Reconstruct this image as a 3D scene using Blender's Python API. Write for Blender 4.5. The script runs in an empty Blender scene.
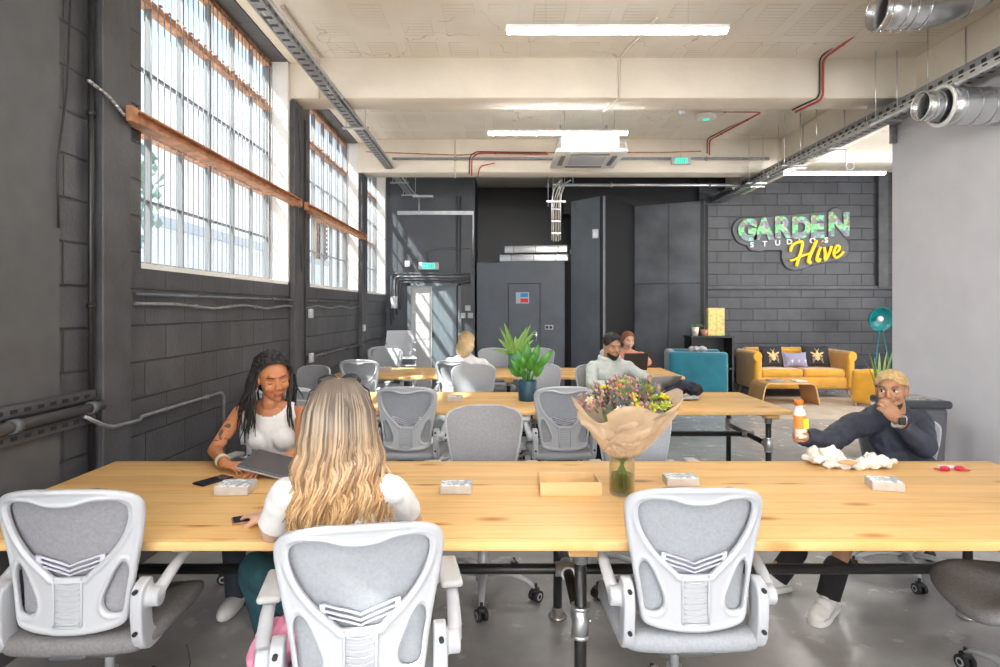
import bpy, bmesh, math, random
from mathutils import Vector, Matrix, Quaternion, noise
R = math.radians
PI = math.pi
H = 1.52                       # eye height
scene = bpy.context.scene
COL = scene.collection
rnd = random.Random(7)

def P(px, py, Z):
    """a measured point of the place: picture bearing and distance into metres"""
    return Vector(((px - 500) * Z / 600, Z, H - (py - 308) * Z / 600))

# ------------------------------------------------------------------ materials
def mat(name, color, rough=0.5, metal=0.0, spec=0.5, bump=0.0, bscale=60, var=0.0, vscale=6, sheen=0.0, trans=0.0, alpha=1.0, emit=None, estr=0.0, sub=0.0, coat=0.0):
    m = bpy.data.materials.new(name); m.use_nodes = True
    nt = m.node_tree; b = nt.nodes['Principled BSDF']
    c = tuple(color) + (1,) if len(color) == 3 else tuple(color)
    b.inputs['Base Color'].default_value = c
    b.inputs['Roughness'].default_value = rough
    b.inputs['Metallic'].default_value = metal
    b.inputs['Specular IOR Level'].default_value = spec
    b.inputs['Sheen Weight'].default_value = sheen
    b.inputs['Transmission Weight'].default_value = trans
    b.inputs['Alpha'].default_value = alpha
    b.inputs['Coat Weight'].default_value = coat
    if sub:
        b.inputs['Subsurface Weight'].default_value = sub
        b.inputs['Subsurface Radius'].default_value = (0.012, 0.005, 0.003)
        b.inputs['Subsurface Scale'].default_value = 1.0
    if emit:
        b.inputs['Emission Color'].default_value = tuple(emit) + (1,)
        b.inputs['Emission Strength'].default_value = estr
    tc = None
    if var or bump:
        tc = nt.nodes.new('ShaderNodeTexCoord')
    if var:
        n = nt.nodes.new('ShaderNodeTexNoise'); n.inputs['Scale'].default_value = vscale; n.inputs['Detail'].default_value = 5
        nt.links.new(tc.outputs['Object'], n.inputs['Vector'])
        r = nt.nodes.new('ShaderNodeValToRGB')
        r.color_ramp.elements[0].position = 0.3; r.color_ramp.elements[1].position = 0.7
        r.color_ramp.elements[0].color = tuple(max(0, x * (1 - var)) for x in c[:3]) + (1,)
        r.color_ramp.elements[1].color = tuple(min(1, x * (1 + var)) for x in c[:3]) + (1,)
        nt.links.new(n.outputs['Fac'], r.inputs['Fac']); nt.links.new(r.outputs['Color'], b.inputs['Base Color'])
    if bump:
        n = nt.nodes.new('ShaderNodeTexNoise'); n.inputs['Scale'].default_value = bscale; n.inputs['Detail'].default_value = 4
        nt.links.new(tc.outputs['Object'], n.inputs['Vector'])
        bp = nt.nodes.new('ShaderNodeBump'); bp.inputs['Strength'].default_value = bump; bp.inputs['Distance'].default_value = 0.01
        nt.links.new(n.outputs['Fac'], bp.inputs['Height']); nt.links.new(bp.outputs['Normal'], b.inputs['Normal'])
    return m

class NB:
    """tiny node helper"""
    def __init__(s, name):
        s.m = bpy.data.materials.new(name); s.m.use_nodes = True
        s.nt = s.m.node_tree; s.b = s.nt.nodes['Principled BSDF']
        s.tc = s.nt.nodes.new('ShaderNodeTexCoord')
    def n(s, t, **kw):
        x = s.nt.nodes.new(t)
        for k, v in kw.items():
            if k in x.inputs: x.inputs[k].default_value = v
            else: setattr(x, k, v)
        return x
    def l(s, a, b): s.nt.links.new(a, b)
    def math(s, op, a, b=None, c=None):
        x = s.nt.nodes.new('ShaderNodeMath'); x.operation = op
        for i, v in enumerate((a, b, c)):
            if v is None: continue
            if isinstance(v, (int, float)): x.inputs[i].default_value = v
            else: s.l(v, x.inputs[i])
        return x.outputs[0]
    def xyz(s, src=None):
        x = s.n('ShaderNodeSeparateXYZ'); s.l(src or s.tc.outputs['Object'], x.inputs[0]); return x.outputs
    def comb(s, a, b, c=0.0):
        x = s.n('ShaderNodeCombineXYZ')
        for i, v in enumerate((a, b, c)):
            if isinstance(v, (int, float)): x.inputs[i].default_value = v
            else: s.l(v, x.inputs[i])
        return x.outputs[0]
    def ramp(s, fac, stops):
        x = s.n('ShaderNodeValToRGB'); e = x.color_ramp.elements
        while len(e) < len(stops): e.new(0.5)
        for i, (p, c) in enumerate(stops):
            e[i].position = p; e[i].color = tuple(c) + (1,)
        s.l(fac, x.inputs[0]); return x.outputs[0]
    def mix(s, fac, a, b, mode='MIX'):
        x = s.n('ShaderNodeMix', data_type='RGBA', blend_type=mode)
        for sock, v in ((x.inputs[0], fac), (x.inputs[6], a), (x.inputs[7], b)):
            if isinstance(v, (int, float)): sock.default_value = v
            elif isinstance(v, tuple): sock.default_value = v + (1,) if len(v) == 3 else v
            else: s.l(v, sock)
        return x.outputs[2]
    def bump(s, h, strength=0.5, dist=0.01):
        x = s.n('ShaderNodeBump'); x.inputs['Strength'].default_value = strength; x.inputs['Distance'].default_value = dist
        s.l(h, x.inputs['Height']); s.l(x.outputs[0], s.b.inputs['Normal'])
    def noise(s, scale, detail=4, vec=None, rough=0.5):
        x = s.n('ShaderNodeTexNoise'); x.inputs['Scale'].default_value = scale; x.inputs['Detail'].default_value = detail; x.inputs['Roughness'].default_value = rough
        s.l(vec or s.tc.outputs['Object'], x.inputs['Vector']); return x.outputs['Fac']

def m_block(name, base, axes='yz', mortar=0.012, bw=0.45, rh=0.215, off=0.0, mdark=0.6):
    k = NB(name); X = k.xyz()
    ax = {'x': X[0], 'y': X[1], 'z': X[2]}
    v = k.comb(ax[axes[0]], k.math('ADD', ax[axes[1]], off))
    br = k.n('ShaderNodeTexBrick'); k.l(v, br.inputs['Vector'])
    br.inputs['Scale'].default_value = 1; br.inputs['Brick Width'].default_value = bw; br.inputs['Row Height'].default_value = rh
    br.inputs['Mortar Size'].default_value = mortar; br.inputs['Mortar Smooth'].default_value = 0.6
    br.inputs['Color1'].default_value = (*[x * 0.85 for x in base], 1); br.inputs['Color2'].default_value = (*[x * 1.2 for x in base], 1)
    br.inputs['Mortar'].default_value = (*[x * mdark for x in base], 1)
    n1 = k.noise(3.0, 6, rough=0.65); n2 = k.noise(45, 5)
    c = k.mix(0.55, br.outputs['Color'], k.ramp(n1, [(0.3, (0.45,) * 3), (0.7, (1.6, 1.6, 1.65))]), 'MULTIPLY')
    k.l(c, k.b.inputs['Base Color']); k.b.inputs['Roughness'].default_value = 0.45
    hgt = k.math('ADD', k.math('MULTIPLY', br.outputs['Fac'], -1.0), k.math('MULTIPLY', n2, 0.35))
    k.bump(hgt, 0.9, 0.012); return k.m

def m_wood(name, light, dark, plank=0.125, axis='x', knots=True, rough=0.48):
    k = NB(name); X = k.xyz(k.tc.outputs['Object'])
    a, b = (X[0], X[1]) if axis == 'x' else (X[1], X[0])
    pid = k.math('FLOOR', k.math('DIVIDE', b, plank))
    wn = k.n('ShaderNodeTexWhiteNoise', noise_dimensions='1D'); k.l(pid, wn.inputs['W'])
    sh = k.math('MULTIPLY', wn.outputs['Value'], 7.3)
    vec = k.comb(k.math('ADD', k.math('MULTIPLY', a, 1.1), sh), k.math('MULTIPLY', b, 13.0), sh)
    g = k.noise(2.2, 6, vec, 0.6)
    vec2 = k.comb(k.math('ADD', k.math('MULTIPLY', a, 3), sh), k.math('MULTIPLY', b, 120.0), sh)
    g2 = k.noise(2.0, 3, vec2)
    c = k.ramp(g, [(0.22, dark), (0.5, tuple((l * 0.75 + d * 0.25) for l, d in zip(light, dark))), (0.72, light)])
    c = k.mix(0.25, c, k.ramp(g2, [(0.3, (0.80, 0.76, 0.70)), (0.6, (1.1, 1.1, 1.1))]), 'MULTIPLY')
    t = k.ramp(wn.outputs['Value'], [(0, (0.86, 0.84, 0.80)), (1, (1.08, 1.06, 1.04))])
    c = k.mix(0.85, c, t, 'MULTIPLY')
    if knots:
        vo = k.n('ShaderNodeTexVoronoi'); vo.inputs['Scale'].default_value = 1.0
        k.l(k.comb(k.math('ADD', k.math('MULTIPLY', a, 2.3), sh), k.math('MULTIPLY', b, 6.5)), vo.inputs['Vector'])
        kn = k.ramp(vo.outputs['Distance'], [(0.05, (0.24, 0.09, 0.03)), (0.11, (0.70, 0.42, 0.22)), (0.2, (1, 1, 1))])
        c = k.mix(0.8, c, kn, 'MULTIPLY')
    fr = k.math('FRACT', k.math('DIVIDE', b, plank))
    edge = k.math('LESS_THAN', k.math('ABSOLUTE', k.math('SUBTRACT', fr, 0.5)), 0.488)
    c = k.mix(k.math('MULTIPLY', k.math('SUBTRACT', 1.0, edge), 0.55), c, (0.25, 0.12, 0.04))
    k.l(c, k.b.inputs['Base Color']); k.b.inputs['Roughness'].default_value = rough
    k.b.inputs['Specular IOR Level'].default_value = 0.35
    k.bump(g2, 0.12, 0.003); return k.m

def m_weave(name, c1, c2, scale=260, rough=0.85):
    k = NB(name); X = k.xyz()
    w = k.math('MULTIPLY', k.math('SINE', k.math('MULTIPLY', X[0], scale)), k.math('SINE', k.math('MULTIPLY', k.math('ADD', X[2], X[1]), scale)))
    n = k.noise(90, 3)
    f = k.math('ADD', k.math('MULTIPLY', w, 0.35), n)
    k.l(k.ramp(f, [(0.2, c1), (0.85, c2)]), k.b.inputs['Base Color']); k.b.inputs['Roughness'].default_value = rough
    k.bump(f, 0.2, 0.003); return k.m

# ------------------------------------------------------------------ mesh builder
def frame_from(d, up=Vector((0, 0, 1))):
    d = d.normalized()
    if abs(d.dot(up)) > 0.98: up = Vector((0, 1, 0))
    x = up.cross(d).normalized(); y = d.cross(x)
    return Matrix((x, y, d)).transposed()

class MB:
    def __init__(s):
        s.bm = bmesh.new(); s.m = 0; s.smooth = True
    def _add(s, verts, faces, M=None, smooth=None):
        vs = [s.bm.verts.new(M @ Vector(v) if M else Vector(v)) for v in verts]
        for f in faces:
            try:
                fc = s.bm.faces.new([vs[i] for i in f]); fc.material_index = s.m; fc.smooth = s.smooth if smooth is None else smooth
            except ValueError: pass
        return vs
    def box(s, c, size, M=None, bev=0.0, seg=2, rot=None):
        b = bmesh.new(); bmesh.ops.create_cube(b, size=1)
        for v in b.verts: v.co = Vector((v.co.x * size[0], v.co.y * size[1], v.co.z * size[2]))
        if bev > 0:
            bmesh.ops.bevel(b, geom=list(b.edges), offset=min(bev, min(size) * 0.49), segments=seg, profile=0.5, affect='EDGES')
        T = Matrix.Translation(Vector(c))
        if rot is not None: T = T @ rot.to_4x4()
        if M is not None: T = M @ T
        idx = {v: i for i, v in enumerate(b.verts)}
        s._add([v.co for v in b.verts], [[idx[v] for v in f.verts] for f in b.faces], T, smooth=bev > 0 and seg > 1)
        b.free(); return s
    def b2(s, x0, x1, y0, y1, z0, z1, bev=0.0, seg=2):
        return s.box(((x0 + x1) / 2, (y0 + y1) / 2, (z0 + z1) / 2), (abs(x1 - x0), abs(y1 - y0), abs(z1 - z0)), bev=bev, seg=seg)
    def cyl(s, p0, p1, r0, r1=None, seg=16, caps=True, smooth=True):
        p0, p1 = Vector(p0), Vector(p1); r1 = r0 if r1 is None else r1
        F = frame_from(p1 - p0); vs = []
        for p, r in ((p0, r0), (p1, r1)):
            for i in range(seg):
                a = 2 * PI * i / seg
                vs.append(p + F @ Vector((math.cos(a) * r, math.sin(a) * r, 0)))
        fs = [[i, (i + 1) % seg, seg + (i + 1) % seg, seg + i] for i in range(seg)]
        V = s._add(vs, fs, smooth=smooth)
        if caps:
            for ring in (V[:seg][::-1], V[seg:]):
                try:
                    f = s.bm.faces.new(ring); f.material_index = s.m; f.smooth = False
                except ValueError: pass
        return s
    def tube(s, pts, r, seg=8, caps=True, closed=False, flat=1.0, twist=None):
        pts = [Vector(p) for p in pts]; n = len(pts)
        rs = r if isinstance(r, (list, tuple)) else [r] * n
        rings = []; up = None
        for i, p in enumerate(pts):
            if closed: d = pts[(i + 1) % n] - pts[i - 1]
            else: d = pts[min(i + 1, n - 1)] - pts[max(i - 1, 0)]
            if d.length < 1e-9: d = Vector((0, 0, 1))
            d.normalize()
            if up is None:
                up = Vector((0, 0, 1)) if abs(d.z) < 0.9 else Vector((0, 1, 0))
            x = up.cross(d)
            if x.length < 1e-4: x = Vector((1, 0, 0)).cross(d)
            x.normalize(); y = d.cross(x); up = y
            tw = twist[i] if twist else 0
            ring = []
            for k in range(seg):
                a = 2 * PI * k / seg + tw
                ring.append(s.bm.verts.new(p + x * math.cos(a) * rs[i] + y * math.sin(a) * rs[i] * flat))
            rings.append(ring)
        m = n if closed else n - 1
        for i in range(m):
            A, B = rings[i], rings[(i + 1) % n]
            for k in range(seg):
                f = s.bm.faces.new([A[k], A[(k + 1) % seg], B[(k + 1) % seg], B[k]]); f.material_index = s.m; f.smooth = True
        if caps and not closed:
            for ring in (rings[0][::-1], rings[-1]):
                f = s.bm.faces.new(ring); f.material_index = s.m
        return s
    def ell(s, c, r, M=None, seg=16, rings=10):
        c = Vector(c); vs = [(0, 0, 1)]
        for j in range(1, rings):
            t = PI * j / rings
            for i in range(seg):
                a = 2 * PI * i / seg
                vs.append((math.sin(t) * math.cos(a), math.sin(t) * math.sin(a), math.cos(t)))
        vs.append((0, 0, -1)); n = len(vs)
        r = (r, r, r) if isinstance(r, (int, float)) else r
        S = Matrix.Translation(c) @ (M.to_4x4() if M is not None else Matrix()) @ Matrix.Diagonal((*r, 1))
        fs = [[0, 1 + i, 1 + (i + 1) % seg] for i in range(seg)]
        for j in range(rings - 2):
            for i in range(seg):
                a = 1 + j * seg + i; b = 1 + j * seg + (i + 1) % seg
                fs.append([a, a + seg, b + seg, b])
        k = 1 + (rings - 2) * seg
        fs += [[n - 1, k + (i + 1) % seg, k + i] for i in range(seg)]
        s._add(vs, fs, S); return s
    def rc(s, a, b, ra, rb, seg=12):
        s.cyl(a, b, ra, rb, seg); s.ell(a, ra, seg=seg, rings=8); s.ell(b, rb, seg=seg, rings=8); return s
    def lathe(s, prof, c=(0, 0, 0), seg=24, M=None, smooth=True):
        vs = []; c = Vector(c)
        for (r, z) in prof:
            for i in range(seg):
                a = 2 * PI * i / seg; vs.append(c + Vector((r * math.cos(a), r * math.sin(a), z)))
        fs = []
        for j in range(len(prof) - 1):
            for i in range(seg):
                fs.append([j * seg + i, j * seg + (i + 1) % seg, (j + 1) * seg + (i + 1) % seg, (j + 1) * seg + i])
        V = s._add(vs, fs, M, smooth=smooth)
        bmesh.ops.remove_doubles(s.bm, verts=[v for v in V], dist=1e-6)
        return s
    def prism(s, poly, z0, z1, smooth=False):
        n = len(poly)
        vs = [(p[0], p[1], z0) for p in poly] + [(p[0], p[1], z1) for p in poly]
        fs = [[i, (i + 1) % n, n + (i + 1) % n, n + i] for i in range(n)] + [list(range(n))[::-1], list(range(n, 2 * n))]
        s._add(vs, fs, smooth=smooth); return s
    def prismM(s, poly, t, M, smooth=False):
        """poly in the local xz plane, thickness t along local y, placed by M"""
        n = len(poly)
        vs = [(p[0], -t / 2, p[1]) for p in poly] + [(p[0], t / 2, p[1]) for p in poly]
        fs = [[i, (i + 1) % n, n + (i + 1) % n, n + i] for i in range(n)] + [list(range(n))[::-1], list(range(n, 2 * n))]
        s._add(vs, fs, M, smooth=smooth); return s
    def quad(s, a, b, c, d):
        s._add([a, b, c, d], [[0, 1, 2, 3]], smooth=False); return s
    def grid(s, f, nu, nv, closed_u=False, thick=0.0):
        V = [[s.bm.verts.new(Vector(f(i / (nu if closed_u else nu - 1), j / (nv - 1)))) for i in range(nu)] for j in range(nv)]
        for j in range(nv - 1):
            for i in range(nu if closed_u else nu - 1):
                i2 = (i + 1) % nu
                fc = s.bm.faces.new([V[j][i], V[j][i2], V[j + 1][i2], V[j + 1][i]]); fc.smooth = True; fc.material_index = s.m
        return s
    def mesh(s, name, mats, fixn=True):
        if fixn: bmesh.ops.recalc_face_normals(s.bm, faces=s.bm.faces)
        me = bpy.data.meshes.new(name); s.bm.to_mesh(me); s.bm.free()
        for m in (mats if isinstance(mats, (list, tuple)) else [mats]): me.materials.append(m)
        return me
    def build(s, name, mats, parent=None, loc=None, fixn=True):
        return link(name, s.mesh(name, mats, fixn), parent, loc)

def link(name, me, parent=None, loc=None):
    o = bpy.data.objects.new(name, me); COL.objects.link(o)
    if parent is not None: o.parent = parent
    if loc is not None: o.location = loc
    return o
def tag(o, label, cat, group=None, kind=None):
    o['label'] = label; o['category'] = cat
    if group: o['group'] = group
    if kind: o['kind'] = kind
    return o
def empty(name, loc=(0, 0, 0), rz=0.0):
    o = bpy.data.objects.new(name, None); COL.objects.link(o); o.location = loc; o.rotation_euler = (0, 0, rz)
    o.empty_display_size = 0.1; return o
def thing(name, label, cat, loc=(0, 0, 0), rz=0.0, group=None):
    return tag(empty(name, loc, rz), label, cat, group)
def struct(o):
    o['kind'] = 'structure'; return o
def copy_tree(o, parent=None):
    c = o.copy(); COL.objects.link(c); c.parent = parent
    for ch in list(o.children): copy_tree(ch, c)
    return c
def apply_mods(o):
    dg = bpy.context.evaluated_depsgraph_get(); dg.update()
    me = bpy.data.meshes.new_from_object(o.evaluated_get(dg), depsgraph=dg)
    old = o.data; o.modifiers.clear(); o.data = me
    if hasattr(old, 'polygons') and old.users == 0: bpy.data.meshes.remove(old)
    return o
def remesh(mb, name, mats, voxel=0.005, smooth=2, fac=0.5, post=None, parent=None, matf=None, loc=None):
    """voxel-union of everything in mb, smoothed, as one continuous surface"""
    me = mb.mesh(name, mats); o = link(name, me, parent, loc)
    md = o.modifiers.new('r', 'REMESH'); md.mode = 'VOXEL'; md.voxel_size = voxel; md.use_smooth_shade = True
    if smooth:
        sm = o.modifiers.new('s', 'SMOOTH'); sm.iterations = smooth; sm.factor = fac
    # evaluate without the parent so that voxels stay in local space
    apply_mods(o); me = o.data; me.name = name
    if post:
        for v in me.vertices: v.co = post(v.co)
    me.materials.clear()
    for m in (mats if isinstance(mats, (list, tuple)) else [mats]): me.materials.append(m)
    for p in me.polygons:
        p.use_smooth = True
        p.material_index = matf(p.center) if matf else 0
    return o
# ------------------------------------------------------------------ shared materials
M = {}
M['block'] = m_block('charcoal_block', (0.062, 0.062, 0.067), 'yz', mortar=0.008, off=0.09)
M['blockx'] = m_block('charcoal_block_far', (0.036, 0.038, 0.045), 'xz', mortar=0.007, mdark=0.62)
M['char'] = mat('charcoal_paint', (0.066, 0.066, 0.072), 0.5, bump=0.35, bscale=35, var=0.25, vscale=5)
M['charlight'] = mat('charcoal_board', (0.085, 0.085, 0.088), 0.55, bump=0.1, bscale=50, var=0.12, vscale=8)
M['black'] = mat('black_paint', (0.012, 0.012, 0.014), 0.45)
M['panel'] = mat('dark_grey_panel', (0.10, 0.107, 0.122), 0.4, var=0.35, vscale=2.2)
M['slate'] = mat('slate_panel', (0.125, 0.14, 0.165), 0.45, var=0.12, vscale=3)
M['whitep'] = mat('white_plaster', (0.82, 0.81, 0.78), 0.7, bump=0.3, bscale=25, var=0.05)
M['white'] = mat('white_plastic', (0.50, 0.515, 0.55), 0.34)
M['lav'] = mat('lavender_plastic', (0.60, 0.60, 0.70), 0.35)
M['steel'] = mat('galvanised_steel', (0.62, 0.63, 0.65), 0.32, metal=0.9, var=0.12, vscale=9)
M['chrome'] = mat('polished_metal', (0.75, 0.76, 0.78), 0.18, metal=1.0)
M['traysteel'] = mat('tray_steel', (0.30, 0.31, 0.33), 0.45, metal=0.7, var=0.2, vscale=20)
M['blackmetal'] = mat('black_metal', (0.015, 0.015, 0.016), 0.35, spec=0.5)
M['rubber'] = mat('black_rubber', (0.014, 0.014, 0.015), 0.5)
M['red'] = mat('red_conduit', (0.50, 0.06, 0.04), 0.4)
M['creamc'] = mat('cream_conduit', (0.66, 0.60, 0.50), 0.5)
M['blackcable'] = mat('black_cable', (0.02, 0.02, 0.02), 0.5)
M['rail'] = mat('rust_timber', (0.46, 0.21, 0.10), 0.6, var=0.4, vscale=12, bump=0.3)
M['muntin'] = mat('window_metal', (0.17, 0.18, 0.19), 0.5)
M['bar'] = mat('security_bar', (0.36, 0.37, 0.39), 0.5)
M['lamp'] = mat('lamp_diffuser', (0.9, 0.9, 0.9), 0.5, emit=(1.0, 0.98, 0.94), estr=85.0)
M['lampbody'] = mat('lamp_body', (0.8, 0.8, 0.8), 0.4)
M['wood'] = m_wood('pine_planks', (0.87, 0.57, 0.255), (0.72, 0.40, 0.13))
M['ply'] = mat('birch_ply', (0.62, 0.36, 0.16), 0.4, var=0.12)
M['duct'] = mat('duct_steel', (0.66, 0.67, 0.68), 0.27, metal=0.85, var=0.1, vscale=6)

def m_plaster_ceiling():
    k = NB('cream_ceiling'); X = k.xyz()
    fx = k.math('FRACT', k.math('DIVIDE', k.math('ADD', X[0], 20.05), 0.39)); fy = k.math('FRACT', k.math('DIVIDE', k.math('ADD', X[1], 0.12), 0.72))
    inx = k.math('MULTIPLY', k.math('GREATER_THAN', fx, 0.16), k.math('LESS_THAN', fx, 0.84))
    iny = k.math('MULTIPLY', k.math('GREATER_THAN', fy, 0.10), k.math('LESS_THAN', fy, 0.90))
    inside = k.math('MULTIPLY', inx, iny)
    wob = k.math('MULTIPLY', k.noise(3.5, 4), 0.5)
    s = k.math('SINE', k.math('MULTIPLY', k.math('ADD', X[1], k.math('MULTIPLY', wob, 0.03)), 2 * PI / 0.055))
    groove = k.math('GREATER_THAN', s, 0.55)
    lines = k.math('MULTIPLY', inside, groove)
    bx = k.math('LESS_THAN', k.math('ABSOLUTE', k.math('SUBTRACT', k.math('ABSOLUTE', k.math('SUBTRACT', fx, 0.5)), 0.34)), 0.012)
    by = k.math('LESS_THAN', k.math('ABSOLUTE', k.math('SUBTRACT', k.math('ABSOLUTE', k.math('SUBTRACT', fy, 0.5)), 0.40)), 0.008)
    edge = k.math('MAXIMUM', k.math('MULTIPLY', bx, iny), k.math('MULTIPLY', by, inx))
    g = k.math('MAXIMUM', lines, edge)
    patchy = k.ramp(k.noise(1.4, 3), [(0.42, (0.0,) * 3), (0.58, (1.0,) * 3)])
    g2 = k.math('MULTIPLY', g, patchy)
    n = k.noise(1.7, 6)
    base = k.ramp(n, [(0.3, (0.74, 0.68, 0.58)), (0.7, (0.82, 0.78, 0.70))])
    cr = k.n('ShaderNodeTexVoronoi', feature='DISTANCE_TO_EDGE'); cr.inputs['Scale'].default_value = 1.4
    k.l(k.comb(k.math('ADD', X[0], k.noise(2, 3)), k.math('ADD', X[1], k.noise(2.3, 3))), cr.inputs['Vector'])
    crack = k.math('MULTIPLY', k.math('LESS_THAN', cr.outputs['Distance'], 0.007), k.math('GREATER_THAN', k.noise(1.1, 2), 0.56))
    c = k.mix(k.math('MULTIPLY', g2, 0.30), base, (0.42, 0.35, 0.27))
    c = k.mix(k.math('MULTIPLY', crack, 0.35), c, (0.16, 0.14, 0.12))
    k.l(c, k.b.inputs['Base Color']); k.b.inputs['Roughness'].default_value = 0.7
    k.bump(k.math('ADD', k.math('MULTIPLY', g2, -1.0), k.math('MULTIPLY', k.noise(30, 4), 0.15)), 0.7, 0.012)
    return k.m
M['ceil'] = m_plaster_ceiling()
M['cream'] = mat('cream_concrete', (0.78, 0.71, 0.60), 0.65, bump=0.35, bscale=14, var=0.08, vscale=1.5)

def m_floor():
    k = NB('polished_concrete')
    n1 = k.noise(1.1, 7, rough=0.62); n2 = k.noise(7, 5); n3 = k.noise(0.5, 3)
    c = k.ramp(n1, [(0.28, (0.27, 0.27, 0.275)), (0.5, (0.38, 0.38, 0.385)), (0.72, (0.48, 0.48, 0.485))])
    c = k.mix(0.35, c, k.ramp(n2, [(0.3, (0.75, 0.74, 0.72)), (0.7, (1.15, 1.15, 1.15))]), 'MULTIPLY')
    stain = k.ramp(k.noise(1.7, 4), [(0.55, (0,) * 3), (0.85, (1,) * 3)])
    c = k.mix(k.math('MULTIPLY', stain, 0.14), c, (0.48, 0.44, 0.36))
    k.l(c, k.b.inputs['Base Color'])
    k.l(k.ramp(n2, [(0.2, (0.20,) * 3), (0.8, (0.30,) * 3)]), k.b.inputs['Roughness'])
    k.bump(k.noise(12, 3), 0.05, 0.01)
    return k.m
M['floor'] = m_floor()
M['greywall'] = mat('lilac_grey_paint', (0.74, 0.74, 0.785), 0.65, bump=0.12, bscale=60, var=0.04, vscale=3)

def m_glass():
    m = bpy.data.materials.new('window_glass'); m.use_nodes = True; nt = m.node_tree
    for n in list(nt.nodes): nt.nodes.remove(n)
    o = nt.nodes.new('ShaderNodeOutputMaterial'); mx = nt.nodes.new('ShaderNodeMixShader')
    t = nt.nodes.new('ShaderNodeBsdfTransparent'); g = nt.nodes.new('ShaderNodeBsdfGlossy'); g.inputs['Roughness'].default_value = 0.02
    t.inputs['Color'].default_value = (0.95, 0.98, 0.98, 1)
    mx.inputs[0].default_value = 0.06
    nt.links.new(t.outputs[0], mx.inputs[1]); nt.links.new(g.outputs[0], mx.inputs[2]); nt.links.new(mx.outputs[0], o.inputs[0])
    return m
M['glass'] = m_glass()

# ------------------------------------------------------------------ room shell
WX = -2.13; CZ = 4.05; YB = -6.5; YF = 11.2; RX = 4.2
W = [(3.56, 6.02), (6.72, 9.0), (9.64, 11.12), (-2.4, 0.2)]       # window openings along the left wall; the last unseen one added for light
SILL = 1.776; TOP = 3.985
def st(name, mb, m, fix=True): return struct(mb.build(name, m, None, None, fix))

m = MB(); m.b2(-2.5, 8.6, YB - .2, 13.0, -0.1, 0.0); st('floor', m, M['floor'])
m = MB(); m.b2(-2.5, 8.6, YB - .2, 13.0, CZ, CZ + 0.15); st('ceiling', m, M['ceil'])
m = MB()
m.b2(WX - 0.25, WX, YB, YF, 0, SILL); m.b2(WX - 0.25, WX, YB, YF, TOP, CZ)
ys = [YB] + [v for w in sorted(W) for v in w] + [YF]
for a, b in zip(ys[0::2], ys[1::2]): m.b2(WX - 0.25, WX, a, b, SILL, TOP)
st('wall_left', m, M['block'])
# piers on the left wall
for i, (a, b) in enumerate(((3.13, 3.37), (6.06, 6.39), (9.02, 9.32))):
    m = MB(); m.b2(WX, WX + 0.06, a, b, 0, 3.62, bev=0.006, seg=1); o = st('pillar_left_%d' % (i + 1), m, M['char'])
m = MB(); m.b2(WX, WX + 0.03, 0.3, 2.86, 0, CZ); st('wall_board_left', m, M['charlight'])
# plastered white reveals
for i, (a, b) in enumerate(W[:3]):
    m = MB(); m.b2(WX - 0.25, WX + 0.003, b - 0.012, b + 0.10, SILL, TOP); st('trim_reveal_%d' % (i + 1), m, M['whitep'])
    m = MB(); m.b2(WX - 0.25, WX + 0.002, a, b, SILL - 0.02, SILL + 0.012); st('trim_sill_%d' % (i + 1), m, M['whitep'])
# beams
def beam(name, x0, x1, y0, y1, z0): m = MB(); m.b2(x0, x1, y0, y1, z0, CZ + 0.01, bev=0.015, seg=2); return st(name, m, M['cream'])
beam('beam_near', WX, RX + .02, 6.06, 6.42, 3.64); beam('beam_middle', WX, RX + .02, 8.98, 9.34, 3.55)
beam('beam_rear', WX, RX + .02, 3.10, 3.46, 3.64); beam('beam_behind', WX, RX + .02, 0.2, 0.5, 3.64); beam('beam_last', WX, RX + .02, -2.7, -2.35, 3.64)
beam('beam_lounge', RX + .36, 8.5, 9.7, 9.95, 3.88)
beam('beam_long', RX, RX + .36, YB, YF, 3.63)
beam('beam_window', WX, WX + 0.20, YB, YF, 3.99)
# right partition wall
m = MB(); m.b2(RX, RX + 0.2, YB, 6.43, 0, 3.63, bev=0.006, seg=1); st('wall_right', m, M['greywall'])
m = MB(); m.b2(8.4, 8.6, YB, YF, 0, .8); m.b2(8.4, 8.6, YB, YF, 3.7, CZ)
for a, b in ((YB, -5.5), (-3.0, -1.5), (1.5, 2.5), (5.5, 6.0), (9.2, YF)): m.b2(8.4, 8.6, a, b, .8, 3.7)  # gaps between these piers are out of view, added for lounge fill light
st('wall_lounge', m, M['char'])
# back: wall with the door, recess, brick lounge wall
m = MB(); m.b2(WX, -1.72, YF, YF + .15, 0, CZ); m.b2(-.72, -.47, YF, YF + .15, 0, CZ); m.b2(-1.72, -.72, YF, YF + .15, 2.0, CZ)
st('wall_back_left', m, mat('dark_blue_grey_wall', (0.065, 0.072, 0.084), 0.45, bump=0.3, bscale=20, var=0.15, vscale=3))
m = MB(); m.b2(-.55, -.47, YF + .15, 12.6, 0, CZ); m.b2(-.6, 4.0, 12.6, 12.8, 0, CZ); st('wall_recess', m, M['black'])
m = MB(); m.b2(3.72, 8.5, YF, YF + .2, 0, CZ); st('wall_back_right', m, M['blockx'])
# rear wall behind the viewer; its tall openings are added to admit fill light
m = MB(); m.b2(-2.5, 8.6, YB - .2, YB, 0, 0.9); m.b2(-2.5, 8.6, YB - .2, YB, 3.6, CZ)
for a, b in ((-2.5, -1.6), (1.0, 1.4), (4.0, 4.6), (7.4, 8.6)): m.b2(a, b, YB - .2, YB, 0.9, 3.6)
st('wall_rear', m, M['whitep'])
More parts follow.
